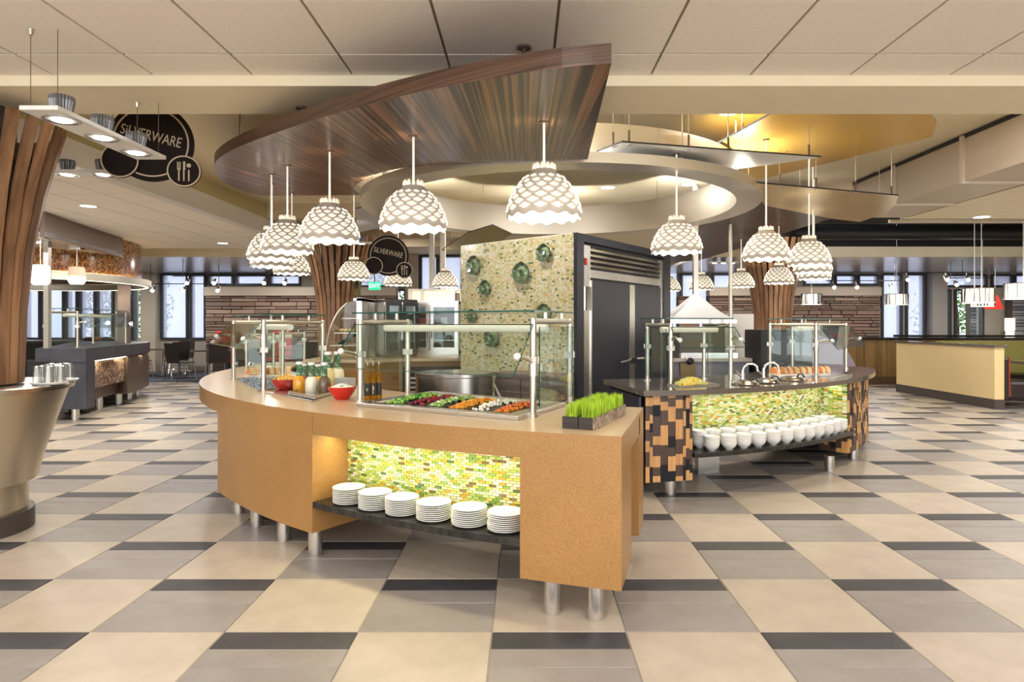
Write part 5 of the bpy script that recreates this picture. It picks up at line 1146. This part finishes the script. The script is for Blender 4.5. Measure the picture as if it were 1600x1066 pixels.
for x, y in ((-6.55, 9.42), (-6.98, 10.6), (-7.1, 11.3), (-7.4, 12.1), (-7.6, 12.7)): MB().tube([(x, y, 0), (x, y, .24)], .05, 12).build('leg', SS, sl)
for k, (x, y) in enumerate(((-7.0, 10.0), (-7.05, 10.3))):
    w_ = MB().tube([(x-.02, y, .07), (x+.02, y, .07)], .07, 16).build('caster_wheel', BLACK, sl)
guard('glass sneeze guard on the slate counter under the amber drum', (-6.75, 9.75), (-7.35, 11.9), (-7.35, 9.9), (-7.95, 11.9), 1.05, 1.60, .12, 1.35)
hz = thing('station_hood', 'bronze curved hood with amber mosaic drum over the slate counter', 'hood', (-9.0, 11, 2.9))
hp_ = smooth([(-6.50, 8.75), (-6.72, 9.6), (-6.92, 10.5), (-7.12, 11.45)], 5)
MB().band(hp_, 2.59, ZC, .06).build('fascia', BRONZE, hz); MB().prism(hp_+[(-11.5, 13.5), (-11.5, 8.75)], 2.62, 2.66).build('soffit', LACQ, hz)
DC = (-9.7, 11.6)
MB().lathe([(2.43, 2.26), (2.43, ZC)], DC, 64).build('drum', BRONZE, hz)
tb = MB()
for j in range(20):
    z = 2.265+j*.033; n = 300
    for i in range(n):
        a = -125+150*(i+(.5 if j % 2 else 0))/n*1.0
        p = pol(DC, 2.433, a); tb.obox(p, .018, .006, z, z+.030, math.radians(a+90)) if i % 1 == 0 else None
tb.build('mosaic_tiles', MOSO, hz, kind='stuff')
MB().lathe([(2.3, 2.13), (2.60, 2.13), (2.60, 2.25), (2.44, 2.26)], DC, 72).build('metal_band', RINGM, hz); MB().lathe([(2.50, 2.128), (2.55, 2.128)], DC, 72).build('light_strip', LED, hz)
MB().lathe([(2.44, 2.262), (2.50, 2.262)], DC, 72).build('cove_light', emit('cove_amber', (1, .72, .35), 3), hz)
for k, (x, y) in enumerate(((-7.3, 9.6), (-7.4, 11.2))): MB().lathe([(0, 2.615), (.09, 2.615)], (x, y), 20).build('downlight', DISC, hz)
MB().obox((-7.02, 9.5), .07, .07, 1.05, 2.62).build('post', SATIN, hz); MB().obox((-7.5, 12.1), .20, .10, 1.05, 2.14, .4).build('post', BRONZE, hz)
bd_ = thing('back_bar', 'dark back bar with trays behind the slate counter', 'counter', (-10.2, 13.2, 0)); MB().box(-12.5, 13.7, 0, -8.6, 14.2, 1.0).build('body', BLACK, bd_); MB().box(-12.5, 13.65, 1.0, -8.6, 14.2, 1.05).build('worktop', SLATE, bd_)
for k, px in enumerate((138, 152, 165)):
    q = at(px, 531, 13.8); MB().ball((q.x, 13.85, 1.08), (.16, .1, .05), 10, 6).build('food_heap', fm('dark_food%d' % k, ((.06, .04, .03), (.35, .08, .03), (.03, .03, .035))[k]), None, 'dark food heap %s on the back bar from the steel post' % ORD[k], 'food')
for k, (px, py, Y, sh, lb) in enumerate(((63, 429, 8.9, LANTERN, 'white glowing lantern pendant nearest the wooden slat column'), (120, 430, 10.2, None, 'ribbed glass lantern pendant under the amber drum'))):
    q = at(px, py, Y); t = thing('lantern_pendant', lb, 'pendant lamp', q); r = .115; z0, z1 = q.z-.14, q.z+.13
    MB().lathe([(0, z0), (r*.75, z0), (r*.98, z0+.035), (r, q.z), (r*.98, z1-.03), (r*.8, z1), (0, z1)], q[:2], 20).build('shade', LANTERN if sh else emit('lantern_low', (1, .72, .42), .30, (.5, .42, .34)), t)
    if not sh: MB().lathe([(0, z0-.002), (r*.78, z0-.002), (r*1.01, z0+.035), (r*1.02, q.z-.02)], q[:2], 20).build('glow_base', LANTERN, t)
    MB().tube([(q.x, q.y, z1), (q.x, q.y, 2.62)], .006, 6).build('cord', SATIN, t); MB().box(q.x-.09, q.y-.05, 2.58, q.x+.09, q.y+.05, 2.62).build('rose', SS, t); lamp('POINT', (q.x, q.y, z0-.06), 6, (1, .85, .65), .08)

# ---------------------------------------------------------------- half wall, booth and bar
hw = thing('half_wall', 'straw yellow half wall with dark cap before the bar', 'half wall', (7.8, 12, 0))
MB().box(7.73, 10.6, .16, 7.89, 13.4, 1.02).build('body', HALFW, hw, bevel=.004); MB().box(7.725, 10.595, 0, 7.895, 13.41, .16).build('kick_board', KICK, hw); MB().box(7.70, 10.56, 1.02, 7.93, 13.43, 1.055).build('cap', DKTOP, hw)
bo = thing('booth_bench', 'booth with olive green back and dark leather seat beside the half wall', 'booth', (9, 11.5, 0))
MB().box(7.95, 12.3, .1, 11.5, 12.5, 1.08).build('backrest', BOOTHG, bo, bevel=.03); MB().box(7.95, 11.7, .12, 11.5, 12.3, .48).build('seat', BOOTHB, bo, bevel=.06); MB().box(7.95, 10.75, .12, 8.1, 11.6, .85).build('end_cushion', BOOTHB, bo, bevel=.04); MB().box(8.1, 10.8, .12, 8.6, 11.5, .45).build('seat', BOOTHB, bo, bevel=.06); MB().box(8.1, 10.78, .2, 8.12, 11.5, .84).build('piping', REDM, bo)
tb_ = thing('booth_table', 'dark table set between the booth seats', 'table', (9.4, 11.4, 0)); MB().box(8.5, 10.9, .72, 11.5, 11.75, .76).build('tabletop', DKTOP, tb_); MB().tube([(9.6, 11.3, 0), (9.6, 11.3, .72)], .05, 10).build('leg', BLACK, tb_)
br_c = thing('bar_counter', 'long bamboo fronted bar with dark top before the far windows', 'bar', (9, 15, 0))
MB().box(6.6, 15.0, .18, 15.5, 15.3, 1.04).build('carcass', BRONZE, br_c); MB().box(6.55, 14.98, 0, 15.5, 15.3, .18).build('kick_board', plain('bar_kick', (.10, .06, .03), .5), br_c); MB().box(6.5, 14.9, 1.04, 15.5, 15.5, 1.09).build('bar_top', BLACKG, br_c)
bs = MB().box(-.022, -.02, .18, .022, 0, 1.04).mesh('bamboo_strip', grain('bamboo_strip', (.22, .11, .035), (.44, .27, .10), (60, 60, 1), .4, .4))
for k in range(180): piece(bs, 'bamboo_strip', br_c, Vector((6.62+.049*k, 15.0, 0))-br_c.location)
MB().box(9.9, 16.5, 1.0, 14.5, 17.3, 1.12).build('back_bar_top', BLACKG, br_c)
rd_ = thing('red_triangle', 'red triangular hanging decoration by the grey stone wall', 'decoration', (0, 0, 0)); q = [at(1538, 483, 17), at(1568, 483, 17), at(1559, 462, 17), at(1552, 462, 17)]
MB().hexa(q, (0, 1, 0), .05).build('triangle', plain('signal_red', (.72, .02, .015), .4), rd_); MB().tube([at(1555, 462, 17), Vector((at(1555, 462, 17).x, 17, 2.9))], .006, 6).build('cord', SATIN, rd_)
rd_.location = (0, 0, 0)
wl = at(1581, 515, 18.2); sc_ = thing('wall_lamp', 'square glowing lamp on the grey stone wall behind the bar', 'lamp', wl); MB().box(wl.x-.09, 18.2, wl.z-.05, wl.x+.09, 18.35, wl.z+.32).build('shade', LANTERN, sc_); MB().box(wl.x-.10, 18.19, wl.z-.03, wl.x+.10, 18.36, wl.z-.015).build('band', BLACK, sc_); MB().box(wl.x-.07, 18.2, wl.z-.20, wl.x+.07, 18.35, wl.z-.07).build('lower_glow', DRUM, sc_)
# drum pendants with dark strands over the bar
STR = plain('strand', (.06, .05, .045), .6)
for k, (px, py, w_, h_, Y, lb) in enumerate(((1268, 467.5, 31, 17, 14.6, 'drum pendant lamp with dark strands before the brown stone wall'), (1401, 468, 34, 17, 14.2, 'drum pendant lamp with dark strands before the pale blue window'), (1528, 462, 45, 23, 11.2, 'large drum pendant with dark strands over the half wall'), (1535, 471, 34, 9, 13.5, 'drum pendant lamp partly hidden behind the large drum near the red triangle'), (1599, 455, 52, 25, 11.0, 'drum pendant with dark strands cut by the picture edge over the booth'))):
    q = at(px, py, Y); r, hh = w_/2*Y/F, h_/2*Y/F
    if k == 3: hh = .11
    t = thing('drum_pendant', lb, 'pendant lamp', q, 'drum pendants over the bar'); MB().lathe([(r*.9, q.z-hh), (r*.9, q.z+hh)], q[:2], 28).build('inner_shade', DRUM, t)
    rr = random.Random(k); sb = MB()
    for i in range(70):
        a = rr.uniform(0, 2*PI); x, y = q.x+r*.96*math.cos(a), q.y+r*.96*math.sin(a); sb.tube([(x, y, q.z-hh), (x+rr.uniform(-.01, .01), y, q.z+hh)], .0035 if i % 3 else .007, 4, 0, False)
    sb.build('strands', STR, t, kind='stuff')
    for z in (q.z-hh, q.z+hh-.012): MB().lathe([(r, z), (r, z+.012), (r*.9, z+.012), (r*.9, z)], q[:2], 28).build('hoop', WHITEM if z < q.z else BRONZE, t)
    zt = 2.9 if Y > 14.3 else (2.93 if Y < 9.4 else 4.3)
    for dx in ((-.06, .06) if k == 2 else (0,)): MB().tube([(q.x+dx, q.y, q.z+hh-.02), (q.x+dx, q.y, zt)], .006, 6).build('cord', WHITEM, t)
    lamp('POINT', (q.x, q.y, q.z-hh-.05), 5, (1, .92, .8), .1)

# ---------------------------------------------------------------- dining chairs and tables near the windows
def chair(label):
    t = thing('dining_chair', label, 'chair', (0, 0, 0), 'dark shell dining chairs by the windows')
    MB().box(-.22, -.22, .44, .22, .22, .465).build('seat', CHAIRM, t, bevel=.012)
    b = MB(); pr_ = [(-.20, .46), (-.235, .62), (-.255, .80), (-.275, .93)]
    for (ya, za), (yb, zb) in zip(pr_, pr_[1:]): b.hexa([(-.22, ya, za), (.22, ya, za), (.22, yb, zb), (-.22, yb, zb)], (0, -1, .1), .018)
    b.build('backrest', CHAIRM, t)
    for sx in (-1, 1):
        MB().tube([(sx*.20, .19, .445), (sx*.215, .22, .30), (sx*.235, .24, 0)], .012, 6).build('leg', CHROME, t); MB().tube([(sx*.20, -.19, .445), (sx*.215, -.22, .30), (sx*.235, -.27, 0)], .012, 6).build('leg', CHROME, t)
    MB().tube([(-.222, .225, .24), (.222, .225, .24)], .008, 6).build('stretcher', CHROME, t); MB().tube([(-.222, -.23, .24), (.222, -.23, .24)], .008, 6).build('stretcher', CHROME, t); return t
def dtable(label, x, y, r=.55):
    t = thing('dining_table', label, 'table', (x, y, 0)); MB().lathe([(0, .72), (r, .72), (r, .755), (0, .755)], (x, y), 32).build('tabletop', DKTOP, t); MB().tube([(x, y, .02), (x, y, .72)], .045, 10).build('pedestal', CHROME, t); MB().lathe([(0, 0), (.28, 0), (.27, .025), (0, .03)], (x, y), 24).build('base', BLACK, t)
pr0 = chair(None); prt = tree_of(pr0)
TB = [(255, 17.2, 'dark round dining table by the tall pale window'), (330, 16.4, 'dark round dining table in front of the stone wall corner'), (440, 16.9, 'dark round dining table seen through the far counter guard')]
CH = [(0, 255, 'dark chair nearest the slate counter end'), (0, 170, 'dark chair at the window table, on the beige pier side'), (0, 85, 'dark chair tucked below the window sill behind the window table'), (0, 320, 'dark chair between the window table and the stone wall table'), (1, 240, 'dark chair with its back to the tan counter end'), (1, 305, 'dark chair at the stone wall table beside the tan counter'), (1, 100, 'dark chair behind the table before the stone wall corner'), (1, 25, 'dark chair between stone wall table and guarded table'), (2, 255, 'dark chair seen through the far tan counter guard'), (2, 330, 'dark chair beside the middle slatted column')]
for px, Y, lb in TB: dtable(lb, (px-CX)/F*Y, Y, .5)
for k, (ti, an, lb) in enumerate(CH):
    o = pr0 if k == 0 else dup(pr0, tree=prt); px, Y, _ = TB[ti]; x, y = pol(((px-CX)/F*Y, Y), .80, an)
    o.location = (x, y, .012); o.rotation_euler = (0, 0, math.radians(an+90)+R.uniform(-.15, .15)); o['label'] = lb
for k, (px, Y, lb) in enumerate(((440, 17.85, 'red upholstered bench back against the stone wall behind the guard'), (352, 17.9, 'red upholstered seat back beside the dark chair by the stone wall'), (1315, 16.6, 'red seat back showing above the bar before the stone wall'))):
    x = (px-CX)/F*Y; t = thing('red_bench', lb, 'bench', (x, Y, 0)); zt = 1.22 if k < 2 else 1.16; MB().box(x-.28, Y, .5, x+.28, Y+.1, zt).build('backrest', REDM, t, bevel=.03); MB().box(x-.28, Y-.4, .36, x+.28, Y, .48).build('seat', REDM, t, bevel=.03)
    for sx in (-.24, .24): MB().tube([(x+sx, Y-.3, .012 if k < 2 else 0), (x+sx, Y-.3, .36)], .02, 6).build('leg', BLACK, t)

# ---------------------------------------------------------------- track lights
def track(label, P, zr, zc_, heads):
    pts = [Vector((a.x, a.y, zr)) for a in P]; t = thing('track_light', label, 'track light', pts[0]); MB().tube(pts, .012, 6).build('rail', DARKFR, t)
    for f_ in (.08, .92): q = pts[0]*(1-f_)+pts[-1]*f_; MB().tube([q, Vector((q.x, q.y, zc_))], .008, 6).build('hanger_rod', DARKFR, t)
    for f_ in heads:
        q = pts[0]*(1-f_)+pts[-1]*f_; h = MB().tube([q+Vector((0, 0, 0)), q+Vector((0, 0, -.10))], .010, 6).build('spot_head', SS, t)
        MB().tube([q+Vector((0, .03, -.08)), q+Vector((0, -.06, -.17))], [.035, .055], 12).build('spot_can', SS, h); MB().ball(q+Vector((0, -.062, -.172)), .042, 10, 6).build('spot_bulb', BULB, h)
track('track light rail in front of the tall pale windows by the tables', [at(225, 442, 16), at(352, 442, 16)], 2.40, 2.9, (.12, .5, .92)); track('track light rail in front of the stone wall by the middle column', [at(270, 432, 15), at(470, 440, 15)], 2.52, 2.9, (.12, .33, .72, .88))
track('track light rail before the brown stone wall above the bar', [at(1290, 436, 16), at(1408, 438, 16)], 2.48, 2.9, (.1, .40, .86)); track('track light rail over the bar by the glass door', [at(1408, 427, 15), at(1512, 427, 15)], 2.60, 2.9, (.08, .67, .98)); track('track light rail with one head beside the red triangle', [at(1480, 434, 15.6), at(1550, 434, 15.6)], 2.52, 2.9, (.18,))

for k in range(6):     # unseen fill lamps added in the ring's channel to brighten the raised ceiling
    x, y = pol(RC, 2.14, 30+k*60); lamp('AREA', (x, y, 2.80), 14, (1, .94, .82), .2, (PI, 0, 0), 'ring_fill_light')
# ---------------------------------------------------------------- recessed downlights, and added fill lamps without fixtures
def downlight(x, y, z, e=14, r=.09, label=None, col=(1, .96, .90)):
    if label:  # without a label only a bare fill lamp is added, no fixture
        t = thing('recessed_downlight', label, 'ceiling light', (x, y, z)); MB().lathe([(r, z-.004), (r+.022, z-.004), (r+.025, z), (r, z)], (x, y), 24).build('trim_ring', WHITEM, t); MB().lathe([(0, z-.003), (r, z-.003)], (x, y), 24).build('lens', DISC, t)
    lamp('AREA', (x, y, z-.012), e, col, r*2)
for px, py, lb in ((138, 322, 'round downlight in the tiled ceiling by the bronze hood'), (348, 380, 'round downlight in the tiled ceiling near the far yellow edge')):
    q = atz(px, py, ZC); downlight(q.x, q.y, ZC, 16, .09, lb)
for px, py, z, lb in ((998, 211, ZH, 'round downlight in the raised ceiling above the white panel'), (950, 293, ZH, 'round downlight in the raised ceiling seen through the metal ring'), (1076, 288, ZH, 'round downlight in the raised ceiling at the ring\'s far side'), (1140, 175, ZH, 'round downlight in the raised ceiling near the gold panel'), (1522, 342, 2.93, 'bright round downlight at the edge of the dark ceiling void')):
    q = atz(px, py, z); 
    if z == 2.93: q.y = min(q.y, 9.2)
    downlight(q.x, q.y, z, 16, .10, lb)
for x in (-4.8, -2.6, -.6, 1.4, 3.4, 5.4):  # assumed fill lamps behind the camera, added without fixtures
    for y in (-6.0, -4.1, -2.3, -.5, 1.3): downlight(x, y, ZC, 16, .09, None)
for x, y in ((-6.2, 3.2), (-6.2, 1.2), (6.6, 3), (-6.4, 5.6), (-8.5, 7.5), (-5.6, 7.4), (-5.4, 10.6), (6.6, 6), (9.5, 6), (12.5, 7), (7, 8.6), (10.5, 8.6)): downlight(x, y, ZC, 32, .09, None)  # bare fill lamps added under the side ceilings to brighten the floor
for x, y in ((-.5, 6.2), (3.6, 5.4), (3.2, 11.4), (-1.0, 11.5), (4.5, 11), (-2.8, 14), (1, 15), (3, 16)): downlight(x, y, ZH, 26, .09, None)  # bare fill lamps added under the raised ceiling, one washing the mosaic wall
for x, y in ((-13, 16.5), (-9.5, 16.5), (-6.5, 16.5), (5.5, 16.5), (9, 16.2), (12.5, 16.2)): downlight(x, y, 2.9, 45, .09, None)  # bare fill lamps added below the soffits to brighten the far end
